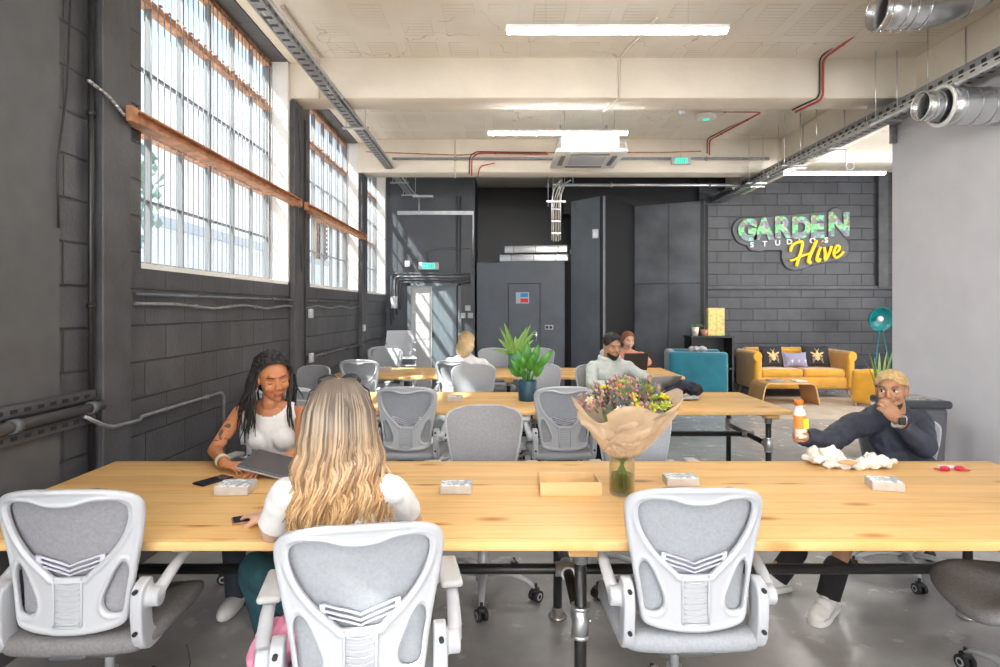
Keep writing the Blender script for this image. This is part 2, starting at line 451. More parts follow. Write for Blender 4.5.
# zig-zag tall panels in the middle of the back
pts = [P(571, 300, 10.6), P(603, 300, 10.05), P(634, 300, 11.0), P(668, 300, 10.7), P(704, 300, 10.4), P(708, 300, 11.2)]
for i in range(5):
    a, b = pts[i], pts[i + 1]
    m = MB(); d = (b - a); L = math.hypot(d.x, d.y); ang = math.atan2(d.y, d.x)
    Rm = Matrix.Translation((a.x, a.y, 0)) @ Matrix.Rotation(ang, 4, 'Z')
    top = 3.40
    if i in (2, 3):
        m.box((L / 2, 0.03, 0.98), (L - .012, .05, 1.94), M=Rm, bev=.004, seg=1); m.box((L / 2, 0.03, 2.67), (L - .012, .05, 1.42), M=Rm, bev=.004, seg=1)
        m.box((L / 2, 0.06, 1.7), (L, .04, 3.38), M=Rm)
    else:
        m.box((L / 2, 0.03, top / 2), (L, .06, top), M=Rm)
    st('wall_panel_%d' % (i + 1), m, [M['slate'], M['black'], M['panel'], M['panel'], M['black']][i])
# lids on the panels' top and dark band above
m = MB(); m.b2(1.2, 3.9, 11.3, 11.5, 3.3, CZ); st('wall_band', m, M['black'])
# skirting along the lounge wall
m = MB(); m.b2(3.8, 8.4, YF - .02, YF, 0, .12); st('baseboard_back', m, mat('skirting_grey', (0.10, 0.11, 0.13), .5))
m = MB(); m.b2(3.74, 8.4, YF - .06, YF, 1.86, 1.94, bev=.01); st('trim_ledge', m, M['char'])
m = MB(); m.b2(7.02, 7.2, YF - .08, YF, 1.9, CZ); st('pillar_back', m, M['char'])

# windows ------------------------------------------------------------
def window(idx, y0, y1, far=False):
    root = struct(empty('window_%d' % idx, (WX - .2, (y0 + y1) / 2, SILL)))
    hw = (y1 - y0) / 2; hz = TOP - SILL
    f = MB()
    for y in (-hw + .02, hw - .02): f.b2(-.03, .03, y - .02, y + .02, 0, hz)
    for z in (0.02, hz - .02): f.b2(-.03, .03, -hw, hw, z - .02, z + .02)
    n = max(2, round((y1 - y0) / 0.41))
    for i in range(1, n):
        y = -hw + (y1 - y0) * i / n
        t = .012 if i % 3 == 0 else .007
        f.b2(-.02, .02, y - t, y + t, 0, hz)
    for z in (2.22, 3.07): f.b2(-.012, .012, -hw, hw, z - SILL - .009, z - SILL + .009)
    f.build('window_frame', M['muntin'], root)
    g = MB(); g.b2(-.003, .003, -hw + .01, hw - .01, .01, hz - .01); g.build('pane', M['glass'], root)
    t = MB()
    for z in (2.66, 3.52): t.b2(-.04, .035, -hw, hw, z - SILL - .025, z - SILL + .025)
    t.b2(-.03, .04, -hw, hw, hz - .05, hz)
    y = -hw + .07
    while y < hw: t.b2(-.01, .06, y - .012, y + .01, 3.52 - SILL + .02, 3.52 - SILL + .030); y += .1
    t.build('transom', M['rail'], root)
    b = MB(); y = -hw + .05
    while y < hw:
        b.cyl((.055, y, 0.01), (.055, y, hz - .02), .0045, seg=6); y += .0765
    b.build('security_bars', M['bar'], root)
    return root
window(1, *W[0]); window(2, *W[1]); window(3, *W[2]); window(4, *W[3])  # last window is out of view, added to bring in side light
# rust coloured rails across the windows
def rail(y0, y1, label):
    m = MB(); m.b2(-.05, .04, y0, y1, -.036, -.026); m.b2(-.05, .04, y0, y1, .026, .036); m.b2(-.012, .0, y0, y1, -.03, .03)
    m.b2(.0, .03, y0 - .06, y0, -.04, .045); m.b2(.0, .03, y1, y1 + .04, -.04, .04)
    o = m.build('window_rail', M['rail'], None, (WX + .085, 0, 2.585)); tag(o, label, 'rail', 'rust brown rails across the windows')
rail(3.34, 6.08, 'rust brown steel rail across the nearest tall window')
rail(6.32, 9.04, 'rust brown steel rail across the second tall window')
# brown louvred panel outside window two
m = MB()
m.b2(-.02, 0, -.22, .22, -.3, .3)
for i in range(9): m.b2(0, .03, -.2, .2, -.28 + i * .065, -.25 + i * .065)
o = m.build('louvred_panel', mat('brown_louvre', (0.30, 0.17, 0.08), .6), None, P(321, 236, 8.3) + Vector((0, 0, 0))); tag(o, 'brown louvred shutter seen through the second window', 'shutter')
o.location = (-2.52, 7.9 if False else 8.45, 2.50)

# back door -----------------------------------------------------------
d = struct(empty('door_1', (-1.22, YF, 0)))
f = MB(); f.b2(-.5, -.44, -.05, .1, 0, 2.0); f.b2(.44, .5, -.05, .1, 0, 2.0); f.b2(-.5, .5, -.05, .1, 1.93, 2.0); f.build('door_frame', mat('door_frame_grey', (0.13, 0.155, 0.175), .5), d)
l = MB(); l.b2(-.06, .44, .0, .04, 0, 1.93, bev=.004, seg=1); l.build('door_leaf', mat('slate_blue_door', (0.16, 0.20, 0.23), .45), d)
l = MB(); l.b2(-.44, -.07, .02, .06, 0, 1.93, bev=.004, seg=1)
for z in (.35, .95, 1.25, 1.6): l.b2(-.40, -.11, .012, .02, z, z + .012)
lo = l.build('door_leaf', mat('pale_door', (0.55, 0.55, 0.56), .5), d)
h = MB(); h.cyl((-.02, -.03, 1.02), (-.02, .0, 1.02), .012); h.box((-.02, -.035, 1.02), (.02, .02, .1), bev=.005); h.build('door_handle', M['blackmetal'], d)

# cream lobby outside view: ground, pale building, tree ----------------
m = MB(); m.b2(-40, -2.6, -10, 60, -.4, -.3); o = m.build('yard', mat('yard_ground', (0.55, 0.55, 0.53), .8)); struct(o)
b = thing('building', 'pale rendered building seen through the tall windows', 'building', (-13, 22, -.3))
m = MB(); m.b2(-3, 3, -9, 12, 0, 4.2); m.build('wall', mat('pale_render', (0.85, 0.86, 0.88), .8), b)
m = MB(); m.b2(-3.2, 3.2, -9.3, 12.3, 4.2, 4.5); m.build('roof', mat('pale_roof', (0.6, 0.62, 0.65), .7), b)
for y in (-6, -1, 4, 9):
    m = MB(); m.b2(2.98, 3.03, y - .8, y + .8, 1.4, 2.9); m.build('window', mat('far_glass', (0.45, 0.55, 0.62), .2), b)
t = thing('tree', 'leafy tree standing outside the nearest window', 'tree', (-7.2, 9.8, -.3))
m = MB(); m.tube([(0, 0, 0), (.05, .1, 1.6), (0, 0, 3.2), (.1, .2, 4.2)], [.12, .1, .08, .04], 8); m.build('trunk', mat('bark', (0.22, 0.17, 0.13), .9), t)
m = MB(); r2 = random.Random(3)
for i in range(1500):
    while True:
        v = Vector((r2.uniform(-1, 1), r2.uniform(-1, 1), r2.uniform(-1, 1)))
        if v.length < 1: break
    c = Vector((v.x * 1.5, v.y * 1.5, 3.8 + v.z * 1.6)); s_ = r2.uniform(.07, .14)
    q = Vector((r2.uniform(-1, 1), r2.uniform(-1, 1), r2.uniform(-1, 1))).normalized(); F = frame_from(q)
    m._add([c + F @ Vector((0, -s_, 0)), c + F @ Vector((s_ * .6, 0, .01)), c + F @ Vector((0, s_, 0)), c + F @ Vector((-s_ * .6, 0, .01))], [[0, 1, 2, 3]])
m.build('foliage', mat('leaf_green', (0.28, 0.42, 0.34), .6), t, fixn=False)
# ------------------------------------------------------------------ tables
def pipe_table(name, label, x0, x1, y0, y1, legs, zb, grp='long pine tables'):
    cx, cy = (x0 + x1) / 2, (y0 + y1) / 2
    t = thing(name, label, 'table', (cx, cy, 0), 0, grp)
    hx, hy = (x1 - x0) / 2, (y1 - y0) / 2
    m = MB(); m.b2(-hx, hx, -hy, hy, .708, .74, bev=.005, seg=2); m.build('tabletop', M['wood'], t)
    r = .0215
    for lx in legs:
        X = lx - cx
        m = MB(); m.b2(X - .05, X + .05, -hy + .03, hy - .03, .675, .708, bev=.008); m.build('batten', M['wood'], t)
        for sy in (-1, 1):
            yy = sy * (hy - .11)
            m = MB(); m.cyl((X, yy, .012), (X, yy, .68), r, seg=14); m.build('leg', M['blackmetal'], t)
            m = MB(); m.lathe([(.0, .001), (.045, .001), (.045, .012), (.028, .016), (.028, .05), (.02, .052)], (X, yy, 0), 18); m.build('base_flange', M['steel'], t)
            m = MB(); m.lathe([(.02, .625), (.028, .627), (.028, .664), (.045, .666), (.045, .675), (.0, .675)], (X, yy, 0), 18); m.build('top_flange', M['steel'], t)
            m = MB()
            m.cyl((X, yy, zb - .055), (X, yy, zb + .055), .03, seg=16)
            for z in (zb - .055, zb + .045): m.cyl((X, yy, z), (X, yy, z + .012), .034, seg=16)
            m.cyl((X, yy, zb), (X, yy - sy * .06, zb), .03, seg=14)
            m.cyl((X + .03, yy, zb), (X + .038, yy, zb), .008, seg=8)
            m.build('pipe_fitting', M['steel'], t)
        m = MB(); m.cyl((X, -hy + .11, zb), (X, hy - .11, zb), r, seg=14); m.build('cross_pipe', M['blackmetal'], t)
        m = MB(); m.cyl((X, -.05, zb), (X, .05, zb), .03, seg=14); m.cyl((X - .05, 0, zb), (X + .05, 0, zb), .03, seg=14); m.build('pipe_fitting', M['steel'], t)
    m = MB(); m.cyl((legs[0] - cx, 0, zb), (legs[-1] - cx, 0, zb), r, seg=14); m.build('long_pipe', M['blackmetal'], t)
    return t
pipe_table('long_table', 'long pine table nearest the viewer on black pipe legs with silver fittings', -1.96, 2.49, 2.0, 3.06, (-1.80, .283, 2.30), .42)
pipe_table('long_table', 'middle long pine table carrying the plant in a blue pot', -1.60, 2.22, 4.54, 5.57, (-1.4, .3, 2.08), .46)
pipe_table('long_table', 'farthest long pine table in front of the dark cupboard', -1.96, 2.10, 6.8, 7.85, (-1.8, .1, 1.9), .46)

# ------------------------------------------------------------------ office chairs
K = .00095
def cz(cy): return .49 + (552 - cy) * K * 1.02
def bend(x, z):
    """depth of the back at x, z"""
    t = (z - .49) / .46
    return -.215 - .05 * t - .035 * math.sin(PI * min(1, max(0, t))) * (-1) * .6 + 1.1 * x * x * (0.6 + .4 * t)
OUT = [(0, 62), (60, 63), (120, 68), (175, 78), (212, 94), (233, 122), (234, 150), (231, 185), (222, 245), (207, 320), (193, 400), (184, 470), (178, 510), (165, 527), (130, 538), (80, 546), (0, 552)]
UP = [(0, 124), (40, 122), (70, 112), (95, 106), (140, 106), (172, 113), (190, 130), (193, 158), (182, 205), (155, 255), (118, 300), (78, 335), (60, 352), (54, 362), (0, 362)]
SIDE = [(172, 318), (156, 324), (138, 352), (120, 395), (104, 432), (103, 464), (118, 484), (148, 488), (166, 480), (173, 440), (181, 390), (183, 340)]
def sym(half):
    r = [(x, y) for x, y in half]; l = [(-x, y) for x, y in half[::-1] if abs(x) > 1e-6]
    return r + l
def smooth_poly(pts, n=1):
    for _ in range(n):
        out = []
        for i in range(len(pts)):
            a, b = pts[i], pts[(i + 1) % len(pts)]
            out += [(a[0] * .75 + b[0] * .25, a[1] * .75 + b[1] * .25), (a[0] * .25 + b[0] * .75, a[1] * .25 + b[1] * .75)]
        pts = out
    return pts
def holed_mesh(loops, extrude, name):
    cu = bpy.data.curves.new(name, 'CURVE'); cu.dimensions = '2D'; cu.fill_mode = 'BOTH'; cu.extrude = extrude
    for lp in loops:
        sp = cu.splines.new('POLY'); sp.points.add(len(lp) - 1); sp.use_cyclic_u = True
        for i, p in enumerate(lp): sp.points[i].co = (p[0], p[1], 0, 1)
    o = bpy.data.objects.new(name, cu); COL.objects.link(o)
    dg = bpy.context.evaluated_depsgraph_get(); dg.update()
    me = bpy.data.meshes.new_from_object(o.evaluated_get(dg), depsgraph=dg)
    bpy.data.objects.remove(o)
    return me
def back_frame_mesh():
    toX = lambda lp: [(x * K, cz(y)) for x, y in lp]
    loops = [toX(smooth_poly(sym(OUT), 2)), toX(smooth_poly(sym(UP), 2)), toX(smooth_poly(SIDE, 2)), toX(smooth_poly([(-x, y) for x, y in SIDE], 2))]
    me = holed_mesh(loops, .009, 'bf')
    q = MB(); q.bm.from_mesh(me)
    def rim(lp, r, z, sc=1.0):
        cx = sum(p[0] for p in lp) / len(lp); cy = sum(p[1] for p in lp) / len(lp)
        q.tube([(cx + (p[0] - cx) * sc, cy + (p[1] - cy) * sc, z) for p in lp], r, 8, closed=True)
    rim(loops[0], .0085, .006, .955); rim(loops[1], .0060, .010, 1.09); rim(loops[2], .0045, .009, 1.16); rim(loops[3], .0045, .009, 1.16)
    q.bm.to_mesh(me); q.bm.free()
    o = link('bf', me)
    md = o.modifiers.new('w', 'WELD'); md.merge_threshold = .0002
    md = o.modifiers.new('r', 'REMESH'); md.mode = 'VOXEL'; md.voxel_size = .0038
    sm = o.modifiers.new('s', 'SMOOTH'); sm.iterations = 3; sm.factor = .5
    apply_mods(o); me = o.data
    for v in me.vertices:
        x, z, y = v.co.x, v.co.y, v.co.z
        v.co = (x, bend(x, z) - y, z)
    me.flip_normals()
    for p in me.polygons: p.use_smooth = True
    me.materials.clear(); me.materials.append(M['white'])
    bpy.data.objects.remove(o); me.name = 'back_frame'
    return me
def half_w(cy):
    L = [p for p in OUT if p[1] >= 62]
    for a, b in zip(L[:-1], L[1:]):
        if a[1] <= cy <= b[1]: return a[0] + (b[0] - a[0]) * (cy - a[1]) / max(1e-6, b[1] - a[1])
    return 0
def back_sheet_mesh():
    m = MB(); nu, nv = 25, 25
    for side in (0, 1):
        def f(u, v):
            cy = 68 + (542 - 68) * v; w = max(20, half_w(cy) - 14)
            x = (u * 2 - 1) * w * K; z = cz(cy)
            return (x, bend(x, z) + .012 + (.006 if side else 0) + .012 * math.sin(PI * v), z)
        m.grid(f, nu, nv)
    return m
SEAT = [(-.235, -.20), (-.245, 0), (-.245, .16), (-.22, .25), (-.12, .285), (.12, .285), (.22, .25), (.245, .16), (.245, 0), (.235, -.20), (.16, -.235), (-.16, -.235)]
def chair_meshes():
    D = {}
    D['back_frame'] = back_frame_mesh()
    D['back_sheet'] = back_sheet_mesh()
    return D
_bf = back_frame_mesh()
M['sheet_grey'] = m_weave('grey_back_mesh', (0.24, 0.24, 0.26), (0.34, 0.34, 0.365), 1100)
M['sheet_light'] = m_weave('pale_back_mesh', (0.31, 0.33, 0.36), (0.41, 0.43, 0.465), 1100)
M['seat_grey'] = m_weave('grey_seat_weave', (0.16, 0.155, 0.16), (0.26, 0.25, 0.255), 1100)
M['seat_light'] = m_weave('pale_seat_weave', (0.30, 0.32, 0.35), (0.42, 0.44, 0.47), 1100)
M['basegrey'] = mat('silver_grey_base', (0.55, 0.56, 0.58), .35, metal=.3)
def make_chair(kind):
    sheet, seatm = (M['sheet_grey'], M['seat_grey']) if kind == 'grey' else (M['sheet_light'], M['seat_light'])
    t = thing('office_chair', 'x', 'chair')
    link('back_frame', _bf, t)
    back_sheet_mesh().build('back_sheet', sheet, t, fixn=False)
    # lumbar strap behind the sheet
    m = MB()
    for dz, rr in ((0.0, .0055), (.016, .005), (-.014, .0045)):
        pts = []
        for i in range(17):
            u = i / 16 * 2 - 1; x = u * .105
            cyv = 318 + (1 - abs(u)) ** 2 * 26 - (abs(u) > .55) * (abs(u) - .55) * 20
            z = cz(cyv) + dz; pts.append((x, bend(x, z) + .004, z))
        m.tube(pts, rr, 6, flat=.6)
    for s in (-1, 1): m.box((s * .098, bend(.098, cz(322)) + .003, cz(320)), (.016, .008, .055), bev=.003)
    m.build('lumbar_strap', M['lav'], t)
    # ribbed spine
    m = MB()
    for i in range(8):
        z = cz(380 + i * 18); pts = []
        for k in range(9):
            u = k / 8 * 2 - 1; x = u * .036; zz = z - .007 * (1 - u * u) * (1 if i % 1 == 0 else 0)
            pts.append((x, bend(x, zz) - .0125, zz))
        m.tube(pts, .0026, 6)
    for s in (-1, 1):
        m.tube([(s * .042, bend(.042, cz(c)) - .012, cz(c)) for c in (364, 400, 450, 500, 518)], .004, 6)
    m.tube([(x, bend(x, cz(521)) - .012, cz(521)) for x in (-.042, -.02, 0, .02, .042)], .004, 6)
    m.build('spine_rib', M['white'], t)
    # seat
    m = MB(); base = smooth_poly(SEAT, 2); n = len(base)
    prof = [(.90, .425), (.965, .430), (.995, .443), (1.0, .456), (.985, .470), (.93, .480), (.80, .484), (.4, .479), (0.02, .475)]
    rings = []
    for (sc, z) in prof:
        ring = []
        for (x, y) in base:
            zz = z - (max(0, y - .16) ** 2) * 2.6
            ring.append(m.bm.verts.new((x * sc, y * sc, zz)))
        rings.append(ring)
    for A, B in zip(rings[:-1], rings[1:]):
        for i in range(n):
            f = m.bm.faces.new([A[i], A[(i + 1) % n], B[(i + 1) % n], B[i]]); f.smooth = True
    m.bm.faces.new(rings[0][::-1]); f = m.bm.faces.new(rings[-1]); f.smooth = True
    m.build('seat', seatm, t)
    # under-seat mechanism
    m = MB(); m.box((0, 0, .395), (.20, .28, .055), bev=.02, seg=3); m.box((0, -.16, .43), (.12, .14, .03), bev=.012)
    m.box((0, -.19, .44), (.10, .05, .03), bev=.01)
    m.build('tilt_mechanism', mat('mechanism_grey', (0.10, 0.10, 0.11), .5) if 'mech' not in M else M['mech'], t)
    m = MB(); m.cyl((0, 0, .10), (0, 0, .26), .030, .027, seg=20); m.cyl((0, 0, .26), (0, 0, .385), .016, seg=16); m.build('gas_lift', M['basegrey'], t)
    m = MB(); m.cyl((0, 0, .075), (0, 0, .13), .042, .036, seg=20)
    for i in range(5):
        a = R(90 + 72 * i); c, s = math.cos(a), math.sin(a)
        pts = [(c * r_, s * r_, z) for r_, z in ((.03, .112), (.10, .125), (.18, .120), (.25, .098), (.285, .070))]
        m.tube(pts, [.024, .022, .019, .016, .013], 10, flat=.7)
    m.build('star_base', M['basegrey'], t)
    for i in range(5):
        a = R(90 + 72 * i); c, s = math.cos(a), math.sin(a)
        m = MB(); C = Vector((c * .29, s * .29, .031)); tv = Vector((-s, c, 0)); q = Quaternion((0, 0, 1), i * .7 + .4); tv = q @ tv
        for k in (-1, 1):
            m.m = 0; m.cyl(C + tv * (.008 * k), C + tv * (.026 * k), .030, seg=16)
            m.m = 1; m.cyl(C + tv * (.026 * k), C + tv * (.0275 * k), .018, seg=14)
            m.m = 0; m.cyl(C + tv * (.0275 * k), C + tv * (.0285 * k), .011, seg=12)
        m.box(C + Vector((0, 0, .025)), (.04, .04, .03), bev=.01)
        m.cyl(C + Vector((0, 0, .02)), C + Vector((0, 0, .06)), .008, seg=8)
        m.build('caster', [M['rubber'], M['basegrey']], t)
    # arms
    for s in (-1, 1):
        m = MB()
        # lower bracket: upright plate behind the seat edge sweeping forward below the seat
        prof = [(-.175, .655), (-.225, .640), (-.24, .60), (-.235, .52), (-.225, .46), (-.19, .425), (-.13, .418), (.02, .440), (.06, .452), (.02, .458), (-.11, .462), (-.15, .48), (-.165, .52), (-.16, .60), (-.155, .645)]
        pr = smooth_poly(prof, 1)
        Mx = Matrix.Translation((s * .212, 0, 0)) @ Matrix.Rotation(PI / 2, 4, 'Z')
        m.prismM([(p[0], p[1]) for p in pr], .036, Mx)
        m.cyl((s * .20, -.185, .595), (s * .268, -.185, .595), .031, seg=20)
        arm = [(s * .252, -.185, .60), (s * .258, -.14, .628), (s * .262, -.07, .655), (s * .264, .0, .668), (s * .262, .09, .672)]
        m.tube(arm, [.022, .021, .020, .019, .014], 10, flat=.75)
        me_o = remesh(m, 'armrest', M['white'], .0042, 3, parent=t)
        p = MB(); p.box((0, 0, 0), (.068, .20, .022), bev=.011, seg=3)
        p.m = 0; p.build('arm_pad', M['pad'], me_o, (s * .262, .05, .688))
        for z in (.63, .50): b = MB(); b.cyl((s * .212, -.243, z), (s * .212, -.230, z), .007, seg=10); b.build('screw', M['rubber'], me_o)
    return t
M['pad'] = mat('arm_pad_grey', (0.50, 0.50, 0.50), .6, bump=.2, bscale=120)
M['mech'] = mat('mechanism_grey', (0.10, 0.10, 0.11), .5)
PROTO = {}
def chair(x, y, deg, label, group, kind='grey', dz=0.0):
    """deg: turn from facing away from the viewer (+y)"""
    if kind not in PROTO:
        PROTO[kind] = make_chair(kind); o = PROTO[kind]
    else: o = copy_tree(PROTO[kind])
    o.location = (x, y, dz); o.rotation_euler = (0, 0, R(deg)); o['label'] = label; o['group'] = group
    return o
G1, G2, G3 = 'office chairs around the nearest table', 'office chairs around the middle table', 'office chairs around the farthest table'
chair(-1.365, 2.10, 3, 'white framed office chair at the near left corner, empty, seen from behind', G1)
c2 = chair(-.41, 1.80, 11, 'white framed office chair the long haired blonde woman sits in', G1, 'light')
chair(.615, 2.12, 1, 'empty white framed office chair at the front, right of the vase', G1, 'light')
chair(1.99, 2.24, 78, 'office chair cut off by the right edge, only arm and seat showing', G1)
chair(-1.24, 3.36, 172, 'office chair the woman with dark locs sits in', G1, 'light')
chair(-.09, 3.20, 180, 'grey backed office chair across the table, left of the wooden tray', G1)
chair(.78, 3.24, 184, 'pale backed office chair hidden partly behind the flower bouquet', G1, 'light')
chair(2.34, 3.46, 158, 'office chair the man in the navy jacket leans back in', G1, 'light').scale = (1, 1, .9)
chair(-.66, 4.52, -3, 'large empty office chair at the middle table, right of the blonde hair', G2, 'light')
chair(.45, 4.52, 4, 'empty office chair between the blue plant pot and the bouquet', G2, 'light')
chair(-1.90, 5.62, 150, 'grey backed office chair beside the wall behind the middle table', G2)
chair(-1.62, 4.45, 20, 'white office chair behind the woman with locs, mostly hidden', G2, 'light')
chair(-.26, 5.72, 180, 'pale office chair on the far side of the middle table, left of the plants', G2, 'light')
chair(.40, 5.80, 182, 'pale office chair directly behind the blue plant pot', G2, 'light')
chair(.98, 5.75, 186, 'grey office chair the bearded man in the pale jumper sits in', G2)
chair(-1.52, 6.75, -4, 'empty office chair at the left of the farthest table', G3, 'light')
chair(-.42, 6.62, -22, 'office chair the woman in white with her back turned sits in', G3, 'light')
chair(-1.60, 8.10, 165, 'white office chair on the far side of the farthest table by the left wall', G3, 'light')
chair(-.05, 8.15, 190, 'white office chair behind the farthest table beside the seated blonde woman', G3, 'light')
chair(.52, 8.15, 175, 'white office chair behind the green plants at the farthest table', G3, 'light')
chair(1.62, 8.2, 180, 'office chair the red haired woman sits in at the back', G3, 'light')
G4 = 'white chairs parked by the back door'
chair(-1.80, 8.95, 25, 'parked white office chair nearest the left wall by the back door', G4, 'light', 0)
def stack_chair(x, y, z, deg, label):
    t = thing('stacking_chair', label, 'chair', (x, y, z), R(deg), 'white stacking chairs piled by the back door')
    m = MB(); m.grid(lambda u, v: ((u - .5) * .46 * (1 - .12 * v), .20 - .04 * v + .06 * (2 * u - 1) ** 2 * -1, .50 + .36 * v), 12, 10); m.grid(lambda u, v: ((u - .5) * .46 * (1 - .12 * v), .215 - .04 * v + .06 * (2 * u - 1) ** 2 * -1, .50 + .36 * v), 12, 10); m.build('backrest', M['white'], t, fixn=False)
    m = MB(); m.box((0, -.02, .455), (.44, .44, .022), bev=.01, seg=3); m.build('seat', M['white'], t)
    for sx in (-1, 1):
        m = MB(); m.tube([(sx * .21, -.24, 0), (sx * .20, -.21, .43), (sx * .20, .14, .44), (sx * .22, .25, 0)], .011, 8); m.build('leg', M['chrome'], t)
        m = MB(); m.tube([(sx * .20, .16, .44), (sx * .21, .20, .66), (sx * .22, .12, .68), (sx * .22, -.1, .67)], .012, 8); m.build('armrest', M['white'], t)
for i, l in enumerate(('bottom', 'second', 'third', 'topmost')): stack_chair(-1.53 + .012 * i, 9.0 + .02 * i, .105 * i + .001, 14, l + ' white chair of the stack by the back door')
# ------------------------------------------------------------------ strip lights
def batten(cx, y, z, L, label, wires=True):
    t = thing('ceiling_light', label, 'light', (cx, y, z), 0, 'slim white strip lights')
    m = MB(); m.b2(-L / 2, L / 2, -.03, .03, .022, .05, bev=.004, seg=1); m.build('housing', M['lampbody'], t)
    m = MB(); m.b2(-L / 2 + .01, L / 2 - .01, -.024, .024, .0, .022, bev=.006, seg=2); m.build('diffuser', M['lamp'], t)
    if wires:
        for s in (-1, 1):
            m = MB(); m.cyl((s * L * .32, 0, .05), (s * L * .32, 0, CZ - z), .002, seg=5); m.build('wire', M['steel'], t)
batten(.79, 4.05, 3.375, 1.5, 'long slim strip light nearest the viewer under the ceiling')
batten(.66, 6.85, 3.50, 1.6, 'strip light hanging in front of the ceiling air conditioner')
batten(4.80, 8.6, 3.43, 1.45, 'strip light over the sofa corner in front of the black wall', False)
batten(.7, -1.8, 3.4, 1.5, 'strip light over the rear of the room, right side')  # this and the following strip lights are out of view, added to brighten the room
batten(.7, 1.2, 3.4, 1.5, 'strip light above the viewer over the near table')
batten(-.9, -1.2, 3.4, 1.5, 'strip light over the space behind the near table')
batten(5.9, 5.2, 3.4, 1.5, 'strip light over the part of the room behind the grey wall')
# ------------------------------------------------------------------ people
def skin(name, c, r=.5): return mat(name, c, r, sub=.12, spec=.4, bump=.05, bscale=150, var=.06, vscale=9)
V = Vector
def head_matrix(c, yaw, pitch=0, roll=0, s=1.0):
    """face looks along local +y; yaw in degrees from +y (ccw), pitch down positive"""
    return Matrix.Translation(V(c)) @ Matrix.Rotation(R(yaw), 4, 'Z') @ Matrix.Rotation(R(-pitch), 4, 'X') @ Matrix.Rotation(R(roll), 4, 'Y') @ Matrix.Scale(s, 4)
def hell(mb, Mh, c, r, seg=16):
    s = Mh.to_scale()[0]; mb.ell(Mh @ V(c), tuple(x * s for x in r), Mh.to_3x3().normalized(), seg=seg, rings=10)
def hrc(mb, Mh, a, b, ra, rb):
    s = Mh.to_scale()[0]; mb.rc(Mh @ V(a), Mh @ V(b), ra * s, rb * s)
def head_prims(mb, Mh, fem=False):
    hell(mb, Mh, (0, -.012, .035), (.074, .092, .080), 24)
    hell(mb, Mh, (0, .018, -.008), (.066, .070, .088), 24)
    hell(mb, Mh, (0, .026, -.060), (.050 if fem else .055, .052, .046), 20)
    hell(mb, Mh, (0, .060, -.090), (.020 if fem else .027, .020, .020))
    for s in (-1, 1):
        hell(mb, Mh, (s * .038, .058, -.022), (.024, .026, .026))                 # cheeks
        hell(mb, Mh, (s * .075, -.006, -.004), (.009, .019, .031))                # ears
        hell(mb, Mh, (s * .078, -.012, .010), (.008, .016, .018))
        hell(mb, Mh, (s * .010, .098, -.026), (.0085, .010, .0075))               # nostril wings
    hrc(mb, Mh, (-.030, .075 if fem else .076, .032), (.030, .075 if fem else .076, .032), .011 if fem else .013, .011 if fem else .013)              # brow
    hrc(mb, Mh, (0, .082, .018), (0, .101 if fem else .104, -.020), .0068 if fem else .0085, .0098 if fem else .0115)                  # nose
    hell(mb, Mh, (0, .086, -.052), (.025, .013, .008)); hell(mb, Mh, (0, .083, -.064), (.021, .013, .0085))
    hrc(mb, Mh, (0, -.02, -.05), (0, -.035, -.14), .052 if fem else .060, .050 if fem else .060)
def socket_post(Mh):
    inv = Mh.inverted(); R3 = Mh.to_3x3()
    def f(co):
        l = inv @ co
        if abs(l.x) < .075 and .03 < l.y < .13 and -.12 < l.z < .08:
            d = 0
            for s in (-1, 1):
                e = ((l.x - s * .031) / .021) ** 2 + ((l.z - .010) / .014) ** 2
                if e < 1: d -= .011 * (1 - e)
            e = (l.x / .026) ** 2 + ((l.z + .058) / .0035) ** 2
            if e < 1 and l.y > .06: d -= .005 * (1 - e)
            if d: return co + R3 @ V((0, d, 0))
        return co
    return f
M['eyewhite'] = mat('eye_white', (.75, .73, .70), .3); M['iris'] = mat('dark_iris', (.03, .018, .01), .2)
def face(parent, Mh, off, brow, lipm, closed=False, gaze=0.0, open_eye=True):
    T = Matrix.Translation(off)
    for s in (-1, 1):
        m = MB(); c = V((s * .031, .0695, .008))
        if not closed:
            hell(m, Mh, c, (.0125, .0115, .0105))
            m.build('eye', M['eyewhite'], parent, off)
            m = MB(); hell(m, Mh, c + V((gaze * .005, .0085, -.001)), (.0056, .0042, .0062)); m.build('iris', M['iris'], parent, off)
        m = MB()
        if closed: pts = [(s * .031 + t * .015, .079 - abs(t) * .006, .004 - (1 - t * t) * .004) for t in (-1, -.5, 0, .5, 1)]
        else: pts = [(s * .031 + t * .014, .0815 - abs(t) * .007, .011 + (1 - t * t) * .005) for t in (-1, -.5, 0, .5, 1)]
        m.tube([Mh @ V(p) for p in pts], [.001, .0018, .0022, .0018, .001], 6); m.build('eyelashes', brow, parent, off)
        m = MB(); pts = [(s * (.031 + t * .021), .0885 - (t + .3) ** 2 * .010, .030 + .004 * (1 - t * t) + .002 * t) for t in (-.9, -.45, 0, .5, 1)]
        m.tube([Mh @ V(p) for p in pts], [.002, .0033, .0034, .0028, .0012], 6, flat=.8); m.build('eyebrow', brow, parent, off)
    m = MB()
    pts = [(x * .025, .1005 - abs(x) ** 2 * .012, -.0525 + .0035 * abs(x) ** 2 + .001 - (abs(x) < .15) * .001) for x in (-1, -.6, -.3, 0, .3, .6, 1)]
    m.tube([Mh @ V(p) for p in pts], [.001, .0036, .005, .0044, .005, .0036, .001], 8, flat=.6)
    pts = [(x * .022, .0985 - abs(x) ** 2 * .012, -.0635 + .0045 * x * x) for x in (-1, -.6, -.3, 0, .3, .6, 1)]
    m.tube([Mh @ V(p) for p in pts], [.001, .004, .0058, .006, .0058, .004, .001], 8, flat=.6)
    m.build('lips', lipm, parent, off)

